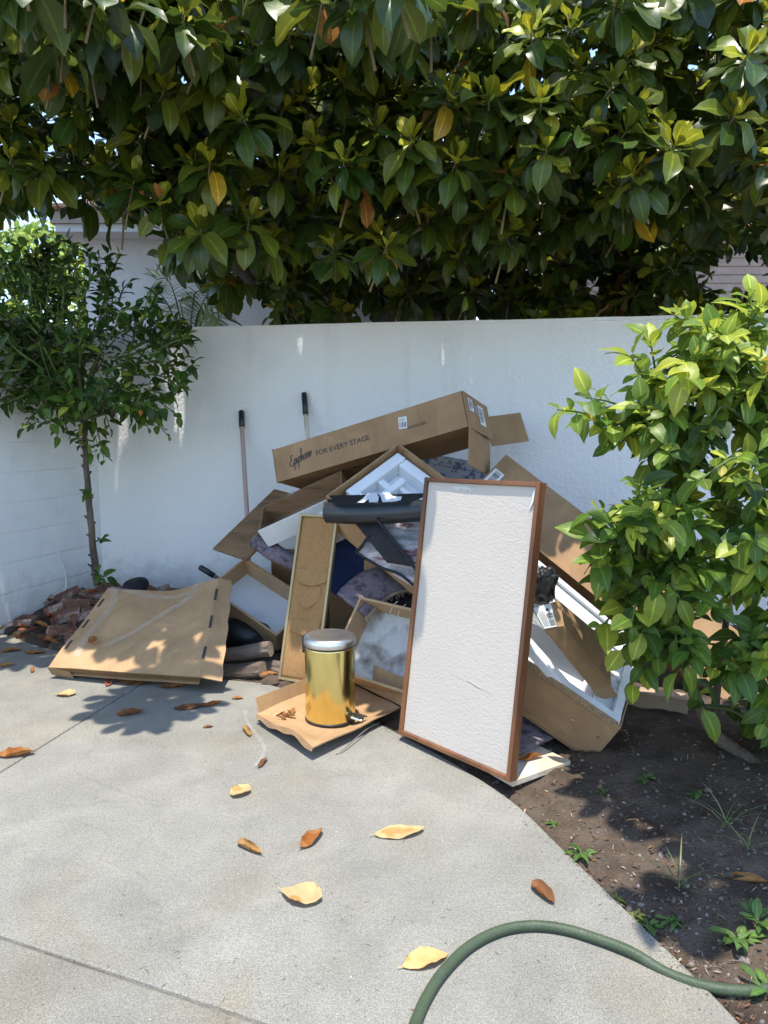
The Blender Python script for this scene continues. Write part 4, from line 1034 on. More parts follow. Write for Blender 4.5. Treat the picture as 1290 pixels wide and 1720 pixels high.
# ---------------- soft stuff in the middle of the pile
def blobmesh(c, sx, sy, sz, rot, amp, freq, seed):
    bm = bmesh.new(); bmesh.ops.create_icosphere(bm, subdivisions=4, radius=1); rm = Matrix.Rotation(rot, 3, 'Y')
    vs = []
    for v in bm.verts:
        p = v.co; k = 1 + amp*noise.noise(p*freq + V((seed,0,0))) + amp*.5*noise.noise(p*freq*2.7 + V((0,seed,0)))
        w_ = V((math.copysign(abs(p.x)**.75, p.x)*sx, math.copysign(abs(p.y)**.75, p.y)*sy, math.copysign(abs(p.z)**.75, p.z)*sz))*k; vs.append(rm @ w_ + V(c))
    q = MB(); q.sm = True; q.add(vs, [[v.index for v in f.verts] for f in bm.faces]); bm.free(); return q
q = blobmesh(at(575,945,4.42), .26, .13, .17, .7, .10, 1.6, 2.); setp(q.build('blue_cushion', MAT['blue_cloth']), 'dark blue fabric cushion squashed behind the cork board', 'cushion')
def carpet_roll(name, label, P, r_, m='carpet', cat='carpet'):
    P = catmull(P, 6); root = thing(name, P[0], label, cat); q = MB(); q.sm = True
    nn = 22; vs = []; fs = []
    for i, p in enumerate(P):
        d = (P[min(i+1,len(P)-1)] - P[max(i-1,0)]).normalized(); x = d.cross(V((0,0,1))).normalized(); y = x.cross(d)
        for k in range(nn):
            a = 2*math.pi*k/nn; rr_ = r_*(1 + .12*noise.noise(p*9 + V((math.cos(a)*1.5, math.sin(a)*1.5, 0)))); vs.append(p + x*math.cos(a)*rr_*1.15 + y*math.sin(a)*rr_*.8)
    for i in range(len(P)-1):
        for k in range(nn): fs.append((i*nn+k, i*nn+(k+1)%nn, (i+1)*nn+(k+1)%nn, (i+1)*nn+k))
    q.add(vs, fs); q.build('pile_side', MAT[m], root)
    d = (P[-1]-P[-2]).normalized(); x = d.cross(V((0,0,1))).normalized(); y = x.cross(d); sp_ = MB()
    pts = [P[-1] + d*.002 + (x*math.cos(i*.4)*1.1 + y*math.sin(i*.4)*.76)*r_*(1-.018*i) for i in range(48)]
    sp_.tube(pts, .0055, 5); e = sp_.build('rolled_end', MAT['carpet_back'], root)
    q = MB(); q.add([P[-1]] + [P[-1] + (x*math.cos(2*math.pi*k/nn)*1.1 + y*math.sin(2*math.pi*k/nn)*.77)*r_ for k in range(nn)], [(0, k+1, (k+1)%nn+1) for k in range(nn)]); q.build('end_face', MAT['carpet'], root)
carpet_roll('carpet_roll', 'mauve grey carpet offcut rolled up under the brown drawer', [at(500,948,4.42), at(465,930,4.44), at(432,908,4.5)], .062)
# bent carpet offcut draped on the stained drawer
root = thing('carpet_offcut', at(600,1000,3.95), 'bent mauve carpet offcut with frayed backing on the stained drawer', 'carpet')
P = catmull([at(566,1000,3.96), at(590,975,4.05), at(622,958,4.10), at(655,955,4.2)], 5); w_ = V((.16,-.10,-.10)); vs = []; fs = []; q = MB(); q.sm = True
for p in P:
    for k in range(7):
        vs.append(p + w_*(k/6) + V((0,0,.008*noise.noise(p*20+V((k,0,0))))))
for i in range(len(P)-1):
    for k in range(6): fs.append((i*7+k, i*7+k+1, (i+1)*7+k+1, (i+1)*7+k))
q.add(vs, fs); o = q.build('carpet_sheet', MAT['carpet'], root); sm_ = o.modifiers.new('thick','SOLIDIFY'); sm_.thickness = .018; sm_.offset = 1
q = MB(); q.tube([p + w_*1.02 + V((0,0,.004)) for p in P], .011, 6)
for p in P:
    for _ in range(7): e = p + w_ + rdir()*.008; q.tube([e, e + V((rnd(.005,.025), rnd(-.02,0), rnd(-.03,-.005)))], .0013, 4, caps=False)
q.build('frayed_edge', MAT['carpet_back'], root)
q = blobmesh(at(668,1022,4.12), .24, .10, .11, .3, .2, 2.3, 7.); setp(q.build('black_bag', MAT['oilbag']), 'crumpled black lump wedged behind the stained drawer', 'bag')  # lumpy black blob filling the void behind the drawer
q = blobmesh(at(913,985,3.30), .055, .05, .085, .2, .3, 2.8, 5.); setp(q.build('black_bag', MAT['oilbag']), 'small black plastic bag poking out right of the framed board', 'bag')
q = MB()
for P in (((668,1010),(660,1018),(655,1030)),((682,1015),(672,1024),(668,1036))): q.tube(catmull([at(a,b,3.78) for a,b in P],4), .002, 5)
setp(q.build('white_wires', MAT['cable']), 'two thin white wires in the dark gap behind the stained drawer', 'wire')
# cores that carry the heap (moving boxes buried in the middle)
for i, (px, py, Y, sx, sy, sz, rz, lab) in enumerate(((520,1090,5.1,.5,.3,.5,.1,'plain brown box buried at the back left of the pile'),(700,1100,4.35,.5,.5,.62,-.3,'plain brown box buried at the centre of the pile'),(640,1000,4.9,.7,.4,1.0,.1,'tall brown box standing against the wall inside the pile'))):
    p = at(px, py, Y); root = thing('moving_box', (p.x, p.y, 0), lab, 'carton'); ca, sa = math.cos(rz), math.sin(rz)
    u, v = V((ca,sa,0)), V((-sa,ca,0)); o0 = V((p.x,p.y,0)) - u*sx/2 - v*sy/2
    q = MB(); q.slab(o0, u*sx, v*sy, V((0,0,sz)), 6, 6, .01, i); q.build('box_body', MAT['card'], root, bevel=.004)
    q = MB(); q.slab(o0 + V((0,0,sz+.006)), u*sx, v*sy*.49, V((0,0,.004)), 4, 4, .006, i); q.build('flap', MAT['card'], root)
    q = MB(); q.slab(o0 + v*sy*.51 + V((0,0,sz+.006)), u*sx, v*sy*.49, V((0,0,.004)), 4, 4, .006, i+3); q.build('flap', MAT['card'], root)

# ---------------- closed flat carton leaning along the wall
k0 = at(850,763,4.4); kL = at(1240,1060,3.72) - k0
D = Fr(k0, kL, V((-.55,-.15,-.41)))           # v runs down-left, n = u x v
sg = 1 if D.n.y < 0 else -1
root = thing('flat_carton', D.p(.9,.3,0), 'long flat brown television carton sloping down behind the bush', 'carton')
DL, DW, DT = 1.95, .335, .20
q = MB(); D.slab(q, 0, DL, 0, DW, 0, -.006*sg, 16, 5, .008); fp = q.build('front_panel', MAT['card'], root)
q = MB(); D.slab(q, 0, DL, 0, .006, -.006*sg, -DT*sg, 12, 3, .004); q.build('side', MAT['card'], root)
q = MB(); D.slab(q, 0, DL, DW-.006, DW, -.0065*sg, -DT*sg, 12, 3, .004); q.build('side', MAT['card_in'], root)
q = MB(); D.slab(q, 0, .006, .006, DW-.006, -.0065*sg, -DT*sg, 2, 3, .003); q.build('end', MAT['card'], root)
q = MB(); D.slab(q, DL-.006, DL, .006, DW-.006, -.0065*sg, -DT*sg, 2, 3, .003); q.build('end', MAT['card'], root)
q = MB(); D.slab(q, 0, DL, 0, DW, -DT*sg, -(DT+.006)*sg, 8, 3, .006); q.build('back_panel', MAT['card'], root)
DF = Fr(D.p(.01,.20,.003*sg), D.v*sg, D.u) if False else Fr(D.p(.02,.235,.004*sg), -D.v, -D.u*-1)
q = MB(); D.slab(q, .015, .085, .11, .24, .0035*sg, .0045*sg, 2, 2, 0); lab_ = q.build('label_sheet', MAT['paper'], fp)
q = MB(); x = .12
rr = random.Random(8)
while x < .225: t = rr.uniform(.002,.006); D.box(q, .03, .07, x, x+t, .0047*sg, .0054*sg); x += t + rr.uniform(.002,.005)
q.build('barcode', MAT['ink_black'], lab_)

# ---------------- lower open carton with foam, tipped on its corner
eN = gr(982,1259,.01); e_n = V((.467,-.583,.667)); ED = .23
eR = eN + e_n*ED
e_u = at(885,1115,3.02) - eR; e_v = at(1104,1116,3.42) - eR
E_ = Fr(eR, e_u, e_v)
if E_.n.dot(e_n) < 0: EN = -1
else: EN = 1
EL, EW = .74, e_v.length*1.13
print('carton n', E_.n, 'EN', EN, EW)
class FrF(Fr):
    def __init__(s, F, k): s.o, s.u, s.v, s.n = F.o, F.u, F.v, F.n*k
E2 = FrF(E_, EN)
root = thing('foam_carton', eN, 'open brown carton lined with white foam tipped on its corner near the bush', 'carton')
open_carton(root, E2, EL, EW, ED, 'card')
q = MB(); t_ = .03
E2.box(q, .012, EL-.012, .012, EW-.012, -.21, -.16)
E2.box(q, .01, EL-.012, .01, .065, -.159, .004); E2.box(q, .01, EL-.012, EW-.075, EW-.01, -.159, .012)
E2.box(q, .012, .05, .066, EW-.076, -.159, .002); E2.box(q, .05, .13, .066, EW-.076, -.159, -.03)
E2.box(q, .13, .17, .10, EW-.12, -.159, -.06); E2.box(q, .17, EL-.012, EW-.12, EW-.076, -.159, -.03)
E2.box(q, .05, .13, .20, .24, -.029, -.012); E2.box(q, .05, .13, .34, .37, -.029, -.008)
q.build('foam_insert', MAT['foam'], root, bevel=.005)
q = MB(); E2.slab(q, .02, .6, -.006, .0, -.012, .016, 22, 1, .008); q.build('torn_rim', MAT['card_edge'], root)
for (a, b) in ((.16,-.10),(.30,-.10),(.04,-.10),(.16,-.19),(.32,-.2),(.05,-.2)):     # staples
    q = MB(); E2.box(q, a, a+.012, -.0095, -.006, b, b+.003); q.build('staple', MAT['steel'], root)
# long grooved foam panel behind it
a, b, c = at(896,938,3.52), at(1112,1118,3.46), at(896,985,3.42); root = thing('foam_packing', b, 'long grooved white foam panel between the flat carton and the lower foam carton', 'foam')
FP = Fr(a, b-a, c-a); FP = FrF(FP, 1 if FP.n.y < 0 else -1); L_ = (b-a).length
q = MB(); FP.box(q, -.2, L_-.13, 0, .26, -.05, 0); q.build('base', MAT['foam'], root, bevel=.005)
for k, (b0, b1, h) in enumerate(((.0,.03,.018),(.085,.115,.012))):
    q = MB(); FP.box(q, -.2, L_-.134-.004*k, b0+.001, b1, .0005, h); q.build('ridge', MAT['foam'], root, bevel=.005)
# loose foam strip
a, b = at(893,1062,3.0), at(962,1140,3.0); FT = Fr(a, b-a, e_v); q = MB()
FT.box(q, -.08, (b-a).length, -.05, .0, -.06, -.02); setp(q.build('foam_strip', MAT['foam'], bevel=.004), 'loose white foam strip lying in the lower foam carton', 'foam')
# small carton inside
c0_, c1_ = at(915,1058,2.95), at(994,1157,2.93)
W2 = Fr(c0_, c1_-c0_, at(942,1008,3.02)-c0_)      # u along the length, v across
kk = 1 if W2.n.dot(e_n) > 0 else -1
W2 = FrF(W2, kk)
root = thing('small_carton', c0_, 'small narrow carton with shipping label inside the lower foam carton', 'carton')
LL = (c1_-c0_).length*1.05; q = MB()
cl_ = [at(px, py, Y) for px, py, Y in ((892,1020,2.84),(940,1007,2.93),(946,1052,2.88),(914,1058,2.82))]   # label end
ex = c1_ - c0_
n_ = (cl_[2]-cl_[3]).cross(cl_[0]-cl_[3]).normalized(); cl_[1] = cl_[1] - n_*(cl_[1]-cl_[3]).dot(n_)
far_ = [at(px, py, Y) for px, py, Y in ((985,1090,3.12),(1022,1078,3.18),(1027,1152,3.08),(994,1158,3.06))]
q.add(cl_+far_, [(0,3,2,1),(3,7,6,2),(2,6,5,1),(0,1,5,4),(0,4,7,3)]); sb = q.build('box_body', MAT['card'], root)
bv = sb.modifiers.new('bevel','BEVEL'); bv.width = .003; bv.limit_method = 'ANGLE'; bv.angle_limit = R(30)
LF = Fr(cl_[3], cl_[2]-cl_[3], cl_[0]-cl_[3]); LF = FrF(LF, 1 if LF.n.dot(-ex) > 0 else -1)
ncam = (cl_[2]-cl_[3]).cross(cl_[0]-cl_[3]).normalized()
if ncam.y > 0: ncam = -ncam
def bq(s, t, h):      # point on the label end: s left to right, t bottom to top
    p = cl_[3]*(1-s)*(1-t) + cl_[2]*s*(1-t) + cl_[1]*s*t + cl_[0]*(1-s)*t; return p + ncam*h
q = MB(); q.add([bq(.02,.04,.003), bq(.68,.04,.003), bq(.68,.95,.003), bq(.02,.95,.003)], [(0,1,2,3)]); lb_ = q.build('label_sheet', MAT['paper'], sb)
q = MB(); y = .1; rr = random.Random(12)
while y < .62: t = rr.uniform(.008,.025); q.add([bq(.36,y,.004), bq(.62,y,.004), bq(.62,y+t,.004), bq(.36,y+t,.004)], [(0,1,2,3)]); y += t + rr.uniform(.01,.025)
for k in range(6): q.add([bq(.08+.045*k,.1,.004), bq(.095+.045*k,.1,.004), bq(.095+.045*k,rr.uniform(.5,.85),.004), bq(.08+.045*k,.8,.004)], [(0,1,2,3)])
q.add([bq(.42,.70,.004), bq(.52,.70,.004), bq(.52,.80,.004), bq(.42,.80,.004)], [(0,1,2,3)])
bo = q.build('barcode', MAT['ink_black'], lb_)
q = MB(); q.add([bq(.64,.0,.006), bq(1.,.0,.006), bq(1.,.72,.006), bq(.64,.62,.006)], [(0,1,2,3)]); q.build('flap', MAT['card_light'], root)
q = MB(); o0 = far_[2]; q.slab(o0 + (far_[3]-o0)*.02 - ex*.01, (far_[3]-o0), ex.normalized()*.055 + V((0,.01,-.01)), V((0,0,.004)), 3, 3, .004); q.build('flap', MAT['card_in'], root)
TF = Fr(cl_[2], ex, cl_[1]-cl_[2]); TF = FrF(TF, 1 if TF.n.z > 0 else -1)
q = MB(); rr = random.Random(3)
for k in range(9): TF.box(q, .22, .22+rr.uniform(.05,.085), .012+.008*k, .0145+.008*k, .001, .0016)
q.build('lettering', MAT['ink'], sb)

# ---------------- floor level bits round the board
a, b, c = gr(861,1322,.012), gr(958,1287,.012), gr(800,1262,.012); q = MB(); PF = Fr(a, b-a, c-a); kk = 1 if PF.n.z > 0 else -1
PF = FrF(PF, kk); PF.slab(q, 0, (b-a).length, 0, .36, 0, .022, 4, 4, .001); setp(q.build('plywood_piece', MAT['ply'], bevel=.001), 'square plywood offcut under the corner of the framed board', 'plywood')
root = thing('rug_scrap', gr(900,1235,.03), 'grey patterned rug scrap lying behind the framed board on the soil', 'rug')
sheet('rug_body', (gr(862,1272,.05), gr(935,1238,.045), gr(905,1195,.10), gr(845,1205,.10)), .008, 'carpet', root, 8, 8, .008, 2.)
a, b = gr(1062,1190,.02), gr(1155,1205,.02); q = MB(); TFm = Fr(a, b-a, V((0,0,1))); L_ = (b-a).length
q.slab(a - (b-a)*.35, (b-a)*1.35, V((0,0,.085)), V((.02,.09,0)), 8, 2, .004); setp(q.build('timber_block', MAT['timber'], bevel=.004), 'weathered timber beam end lying on the soil under the bush', 'timber')
q = MB(); q.slab(gr(930,1318,.0), gr(962,1332,.0)-gr(930,1318,.0), V((.008,.016,0)), V((0,0,.012)), 2, 1, .001); setp(q.build('wood_splinter', MAT['timber']), 'thin wood splinter beside the plywood offcut', 'wood')
# logs left of the cork board
def log(label, P, r_, sq=.8):
    P = catmull(P, 4); root = thing('firewood_log', P[0], label, 'log', ); q = MB(); q.sm = False; nn = 16; vs = []; fs = []
    ax_ = (P[-1]-P[0]).normalized(); sx_ = ax_.cross(V((0,0,1))).normalized(); sy_ = sx_.cross(ax_)
    for i, p in enumerate(P):
        for k in range(nn):
            a = 2*math.pi*k/nn; rr_ = r_*(1 + .35*noise.noise(V((math.cos(a)*1.6, math.sin(a)*1.6, p.x*3+p.y*5))) + .18*noise.noise(V((math.cos(a)*4, math.sin(a)*4, p.x*14)))); vs.append(p + sx_*math.cos(a)*rr_ + sy_*math.sin(a)*rr_*sq)
    for i in range(len(P)-1):
        for k in range(nn): fs.append((i*nn+k, i*nn+(k+1)%nn, (i+1)*nn+(k+1)%nn, (i+1)*nn+k))
    q.add(vs, fs); q.build('bark_side', MAT['log'], root)
    for e, s in ((0,-1),(len(P)-1,1)):
        q = MB(); q.add([P[e]] + [vs[e*nn+k] for k in range(nn)], [(0,k+1,(k+1)%nn+1) if s > 0 else (0,(k+1)%nn+1,k+1) for k in range(nn)]); q.build('cut_end', MAT['timber'], root)
log('pale split log pointing right between the flattened carton and cork board', [at(330,1108,4.15), at(400,1097,4.10), at(455,1090,4.06)], .048)
log('grey bark log on the ground beneath the pale split log', [at(340,1128,4.12), at(395,1128,4.05), at(442,1124,4.0)], .055)
log('dark short log behind the bin cardboard near the cork board', [at(420,1108,4.2), at(450,1118,4.1), at(480,1124,4.04)], .042)
q = blobmesh(at(412,1068,4.5), .20, .12, .10, .2, .12, 1.5, 11.); setp(q.build('black_bag', MAT['oilbag']), 'dark bag sagging below the tan drawer above the logs', 'bag')

# ---------------- flattened carton leaning on the bricks
f0, f1, f2, f3 = gr(88,1132,.02), gr(340,1150,.045), at(372,985,4.36), at(187,1000,4.52)
root = thing('flattened_carton', (f0+f1)/2, 'flattened brown carton with torn clear tape leaning on the brick rubble', 'carton')
def bil(s, t, h=0.):
    p = f0*(1-s)*(1-t)+f1*s*(1-t)+f2*s*t+f3*(1-s)*t; n_ = (f1-f0).cross(f3-f0).normalized()
    return p + n_*(h - .045*math.sin(s*3.14)*(t-.1)*.9 + .012*noise.noise(p*4) - .02*math.exp(-((s-.55)/.18)**2)*t*t)
def patch(nu, nv, s0, s1, t0, t1, h0, h1, m, name, parent):
    q = MB(); top = []; bot = []
    for j in range(nv+1):
        for i in range(nu+1): s, t = s0+(s1-s0)*i/nu, t0+(t1-t0)*j/nv; bot.append(bil(s,t,h0)); top.append(bil(s,t,h1))
    N = (nu+1)*(nv+1); g = lambda i, j: j*(nu+1)+i; fs = []
    for j in range(nv):
        for i in range(nu): e = (g(i,j),g(i+1,j),g(i+1,j+1),g(i,j+1)); fs += [tuple(N+k for k in e), e[::-1]]
    for i in range(nu): fs += [(g(i,0),g(i+1,0),N+g(i+1,0),N+g(i,0)), (g(i+1,nv),g(i,nv),N+g(i,nv),N+g(i+1,nv))]
    for j in range(nv): fs += [(g(0,j+1),g(0,j),N+g(0,j),N+g(0,j+1)), (g(nu,j),g(nu,j+1),N+g(nu,j+1),N+g(nu,j))]
    q.add(bot+top, fs); return q.build(name, MAT[m], parent)
face = patch(24, 18, 0, 1, 0, 1, .05, .056, 'card_light', 'front_panel', root)
patch(14, 10, .02, .98, .0, 1, -.004, .0, 'card', 'back_panel', root)
# right edge strip with slots, front fold, left open mouth
q = MB(); P0 = [bil(1, j/14, .056) for j in range(15)]; P1_ = [p + V((.115-.04*(j/14) + .004*math.sin(j*2.1), .012+.01*(j/14), -.028+.01*(j/14))) for j, p in enumerate(P0)]
nrm = V((0,-.3,.9)).normalized()
for j in range(14): q.add([P0[j], P1_[j], P1_[j+1], P0[j+1], P0[j]-nrm*.006, P1_[j]-nrm*.006, P1_[j+1]-nrm*.006, P0[j+1]-nrm*.006], [(0,1,2,3),(7,6,5,4),(1,5,6,2),(0,4,5,1),(3,2,6,7)])
q.build('side_panel', MAT['card_light'], root)
q = MB()
for j0 in (2.2, 6.6, 10.6):
    a, b = bil(1, j0/14, .0575), bil(1, (j0+1.7)/14, .0575); q = MB(); q.slab(a + V((-.004,0,.001)), V((.014,0,-.001)), b-a, V((0,-.0004,.001)), 1, 1); q.build('slot', MAT['ink_black'], root)
for j0 in (2.8, 6.6, 10.4):
    a, b = bil(.03, j0/14, .0575), bil(.03, (j0+1.5)/14, .0575); q = MB(); q.slab(a + V((-.004,0,.001)), V((.013,0,0)), b-a, V((0,-.0004,.001)), 1, 1); q.build('slot', MAT['ink_black'], root)
q = MB(); P0 = [bil(i/16, 0, .056) for i in range(17)]
for i in range(16):
    a, b = P0[i], P0[i+1]; fz = lambda p: V((p.x, p.y+.02, max(.004, p.z-.03))); q.add([a, b, fz(b), fz(a)], [(0,3,2,1),(0,1,2,3)])
q.build('front_fold', MAT['card'], root)
q = MB(); a = bil(.0,.0,.058); q.slab(a+V((-.006,-.004,-.001)), V((.13,-.02,-.018)), V((.012,.03,-.052)), V((.002,.004,0)), 4, 2, .006); q.build('flap', MAT['card_in'], root)
def tape(P, w_, name='clear_tape'):
    P = catmull(P, 6); q = MB(); q.sm = True; vs = []; fs = []
    for i, p in enumerate(P):
        d = (P[min(i+1,len(P)-1)]-P[max(i-1,0)]).normalized(); sd = d.cross(V((0,-.5,.8))).normalized()
        for k in range(4): vs.append(p + sd*w_*(k/3-.5)*(1+.4*noise.noise(p*12)) + V((0,0,.006*noise.noise(p*30+V((k,0,0)))+.004)))
    for i in range(len(P)-1):
        for k in range(3): fs.append((i*4+k, i*4+k+1, (i+1)*4+k+1, (i+1)*4+k))
    q.add(vs, fs); q.build(name, MAT['tape'], root)
tape([bil(s,t,.061) for s, t in ((.30,.24),(.42,.42),(.60,.66),(.76,.80),(.80,.93),(.82,1.0))], .03)
tape([bil(s,t,.062) for s, t in ((.02,1.0),(.12,.86),(.14,.6),(.13,.3),(.16,.12))], .04)
tape([bil(s,t,.064) for s, t in ((.04,.99),(.18,.97),(.40,.90),(.62,.88),(.78,.88))], .03)

# ---------------- cardboard tray and golden pedal bin
root = thing('cardboard_tray', gr(540,1215), 'flattened cardboard tray under the golden pedal bin', 'cardboard')
t0, t1, t2, t3 = gr(432,1200,.045), gr(526,1257,.055), gr(672,1188,.05), gr(575,1140,.02)
def tb_(s, t):
    p = t0*(1-s)*(1-t)+t1*s*(1-t)+t2*s*t+t3*(1-s)*t; e = min(s,1-s,t,1-t)
    p.z = p.z*(1-min(1,e*5)) + .012*min(1,e*5) + .006*noise.noise(p*7) + .012*max(0,1-s*5)*(.5+.5*math.sin(t*6)) + .028*math.exp(-((s-.68)/.25)**2)*max(0,1-t*3.2) ; return p
q = MB(); NU = 18; top = [tb_(i/NU, j/NU) for j in range(NU+1) for i in range(NU+1)]; N = len(top); fs = []; g = lambda i, j: j*(NU+1)+i
for j in range(NU):
    for i in range(NU): e = (g(i,j),g(i+1,j),g(i+1,j+1),g(i,j+1)); fs += [tuple(N+k for k in e), e[::-1]]
for i in range(NU): fs += [(g(i,0),g(i+1,0),N+g(i+1,0),N+g(i,0)), (g(i+1,NU),g(i,NU),N+g(i,NU),N+g(i+1,NU)), (g(0,i+1),g(0,i),N+g(0,i),N+g(0,i+1)), (g(NU,i),g(NU,i+1),N+g(NU,i+1),N+g(NU,i))]
q.add([p - V((0,0,.006)) for p in top] + top, fs); q.build('base_panel', MAT['card_light'], root)
# raised flaps: left-back and right-back
a, b = tb_(0,.02), tb_(0,1); q = MB(); q.slab(a, b-a, V((-.012,.012,.07)), V((.004,.003,0)), 10, 4, .012); q.build('flap', MAT['card_light'], root)
a, b = tb_(0,1), tb_(1,1); q = MB(); q.slab(a+V((.01,.01,0)), b-a, V((.03,.06,.11)), V((.002,-.004,0)), 10, 4, .006); q.build('flap', MAT['card_light'], root)
q = MB(); FPt = [tb_(i/18, 0) for i in range(19)]
for i in range(18):
    a, b = FPt[i], FPt[i+1]; da, db = V((-.006,-.004,-.022+.006*math.sin(i*1.1))), V((-.006,-.004,-.022+.006*math.sin((i+1)*1.1)))
    q.add([a, b, b+db, a+da, a+V((.003,.005,-.004)), b+V((.003,.005,-.004)), b+db+V((.003,.005,0)), a+da+V((.003,.005,0))], [(0,3,2,1),(4,5,6,7),(3,7,6,2),(0,1,5,4)])
q.build('front_fold', MAT['card'], root)
bc = gr(555,1205,.02); bc.z = .02
root = thing('pedal_bin', bc, 'golden pedal bin with chrome lid standing on cardboard', 'bin')
fd = V((.88,-.47,0)).normalized(); sd = V((-fd.y, fd.x, 0))
r_ = .116
q = MB(); q.lathe([(0,.004),(r_-.006,.004),(r_-.002,.006),(r_,.012),(r_,.345),(r_-.001,.352),(r_-.008,.353)], bc, (0,0,1), 64); q.build('body', MAT['gold'], root)
q = MB(); q.lathe([(r_-.003,0),(r_+.002,.001),(r_+.002,.009),(r_-.003,.010)], bc, (0,0,1), 64); q.build('base_ring', MAT['black_plastic'], root)
q = MB(); q.lathe([(r_-.01,.350),(r_+.001,.351),(r_+.001,.357),(r_-.01,.358)], bc, (0,0,1), 64); q.build('rim_ring', MAT['black_plastic'], root)
q = MB(); q.lathe([(r_-.01,.359),(r_+.004,.359),(r_+.006,.363),(r_+.005,.385),(r_+.001,.393),(r_-.008,.398),(r_*.75,.4015),(r_*.72,.4005),(r_*.4,.4035),(0.0005,.4045)], bc, (0,0,1), 64); q.build('lid', MAT['steel'], root)
hb = bc - fd*(r_+.008); q = MB(); q.box(hb - sd*.03 - fd*.014 + V((0,0,.30)), sd*.06, fd*.024, V((0,0,.085))); q.build('hinge_cover', MAT['black_plastic'], root, bevel=.006)
pp = bc + fd*(r_-.004); q = MB(); q.box(pp - sd*.022 + V((0,0,.016)), sd*.044, fd*.03, V((0,0,.022))); ph_ = q.build('pedal_arm', MAT['black_plastic'], root, bevel=.003)
q = MB(); q.slab(pp - sd*.03 + fd*.014 + V((0,0,.034)), sd*.06, fd*.06 + V((0,0,-.006)), V((0,0,.010)), 6, 6, 0, fn=lambda a, b: -.006*(2*a-1)**2); q.build('pedal', MAT['chrome'], root, bevel=.004)

# ================================================================== rubble, litter, hose, weeds
bk = MB(); bk.slab((-.1,-.0475,-.0285), (.2,0,0), (0,.095,0), (0,0,.057), 6, 3, .004); 
bricks = [(45,1048,0,.2,.1,'flat pinkish brick lying alone at the edge of the rubble by the patio'),
 (70,1020,.03,1.2,.2,'dark brick nearest the foot of the block wall'),(95,1035,.03,.4,-.3,''),(105,1062,.02,.9,.5,''),(112,1042,.06,.1,.2,''),(128,1028,.07,.7,.9,''),(140,1010,.09,.2,-.4,''),(122,1072,.02,1.5,.8,''),(138,1046,.07,.5,-.7,''),
 (165,1012,.10,.3,.3,''),(188,995,.12,.35,.35,'long reddish brick slanting at the top of the rubble next to the black cap'),(215,1005,.1,1.1,-.2,'brick half hidden just right of the black hat on the rubble'),(245,1000,.1,.2,.3,''),(270,1004,.1,.9,-.5,''),(295,1008,.08,.4,.2,''),(300,990,.1,1.9,.1,'rightmost brick behind the top edge of the flattened carton'),(160,1040,.05,1.,.3,''),(115,1010,.07,.6,.1,'')]
first = None
for px, py, dz, rz, rx, lab in bricks:
    p = gr(px, py, .06 + dz*.6)
    if first is None:
        o = bk.build('brick', MAT['brick'], bevel=.006); first = o; me0 = o.data
    else: o = bpy.data.objects.new('brick', me0); COL.objects.link(o); b = o.modifiers.new('bevel','BEVEL'); b.width = .006; b.segments = 2
    p.y = min(p.y, 5.45); o.location = V((p.x, p.y, soil_z(p.x, p.y) + .02 + dz*.32)); o.rotation_euler = (rx*1.3, rnd(-.45,.45)*(dz > 0), rz + rnd(-.6,.6)); o.scale = (rnd(.55,1.0), rnd(.85,1.05), rnd(.85,1.1))
    setp(o, lab or 'loose red brick in the rubble heap below the citrus tree', 'brick', 'bricks in the rubble heap')
# black cap-like thing and white card by the wall
root = thing('sun_hat', at(228,990,5.15), 'black rounded hat resting on the rubble against the wall', 'hat')
q = blobmesh(at(228,984,5.15), .085, .08, .055, -.2, .05, 1.2, 4.); q.build('crown', MAT['black_cloth'], root)
q = MB(); q.slab(at(214,996,5.08), V((.13,-.01,0)), V((0,-.05,-.012)), V((0,0,.005)), 8, 3, 0, fn=lambda a, b: -.015*(2*a-1)**2); q.build('brim', MAT['black_cloth'], root)
a = at(199,972,5.4); q = MB(); q.slab(a, V((.05,.0,.035)), V((.025,.02,-.075)), V((0,-.002,0)), 2, 2, .003); setp(q.build('paper_card', MAT['paper']), 'small white paper card stuck in the rubble by the wall', 'paper')

# dry leaves
def dry_template(L, W, rad, bend, twist, crump, seed, fold=0.):
    # brittle leaf: rolled across (radius rad), bent along, twisted and crumpled
    nl, nw = 12, 6; vs = []; fs = []
    for i in range(nl+1):
        t = i/nl; w_ = W*.5*max(.03, math.sin(math.pi*min(1, .02+.97*t**1.1))**.7); tw = twist*(t-.5)
        for j in range(nw+1):
            s_ = (j/nw*2-1); x = s_*w_*(1+.10*noise.noise(V((i*.9, s_*2, seed)))); a = x/rad
            X, Z = math.sin(a)*rad, (1-math.cos(a))*rad + fold*abs(x)
            nz_ = crump*W*(noise.noise(V((X*45, t*6, seed))) + .5*noise.noise(V((X*110, t*14, seed+3))))
            X, Z = X*math.cos(tw) - Z*math.sin(tw), X*math.sin(tw) + Z*math.cos(tw)
            y = L*(.1+.9*t); Z += bend*L*(t-.45)**2 + nz_
            vs.append((X, y, Z))
    for i in range(nl):
        for j in range(nw): a = i*(nw+1)+j; fs.append((a, a+1, a+nw+2, a+nw+1))
    b = len(vs); z0 = vs[nw//2][2]; vs += [(-.0016, -.01*L, z0+.012*L), (.0016, -.01*L, z0+.012*L), (.0018, .10*L, z0), (-.0018, .10*L, z0)]; fs.append((b, b+1, b+2, b+3))
    return np.array(vs), fs
DT = [dry_template(.165, .070, .10, .22, .35, .06, 1.), dry_template(.16, .080, .028, .3, .9, .10, 2.), dry_template(.15, .072, .09, -.15, .5, .08, 3.),
      dry_template(.165, .070, .017, .35, .8, .08, 4.), dry_template(.13, .090, .075, .35, -.5, .07, 5., .1)]
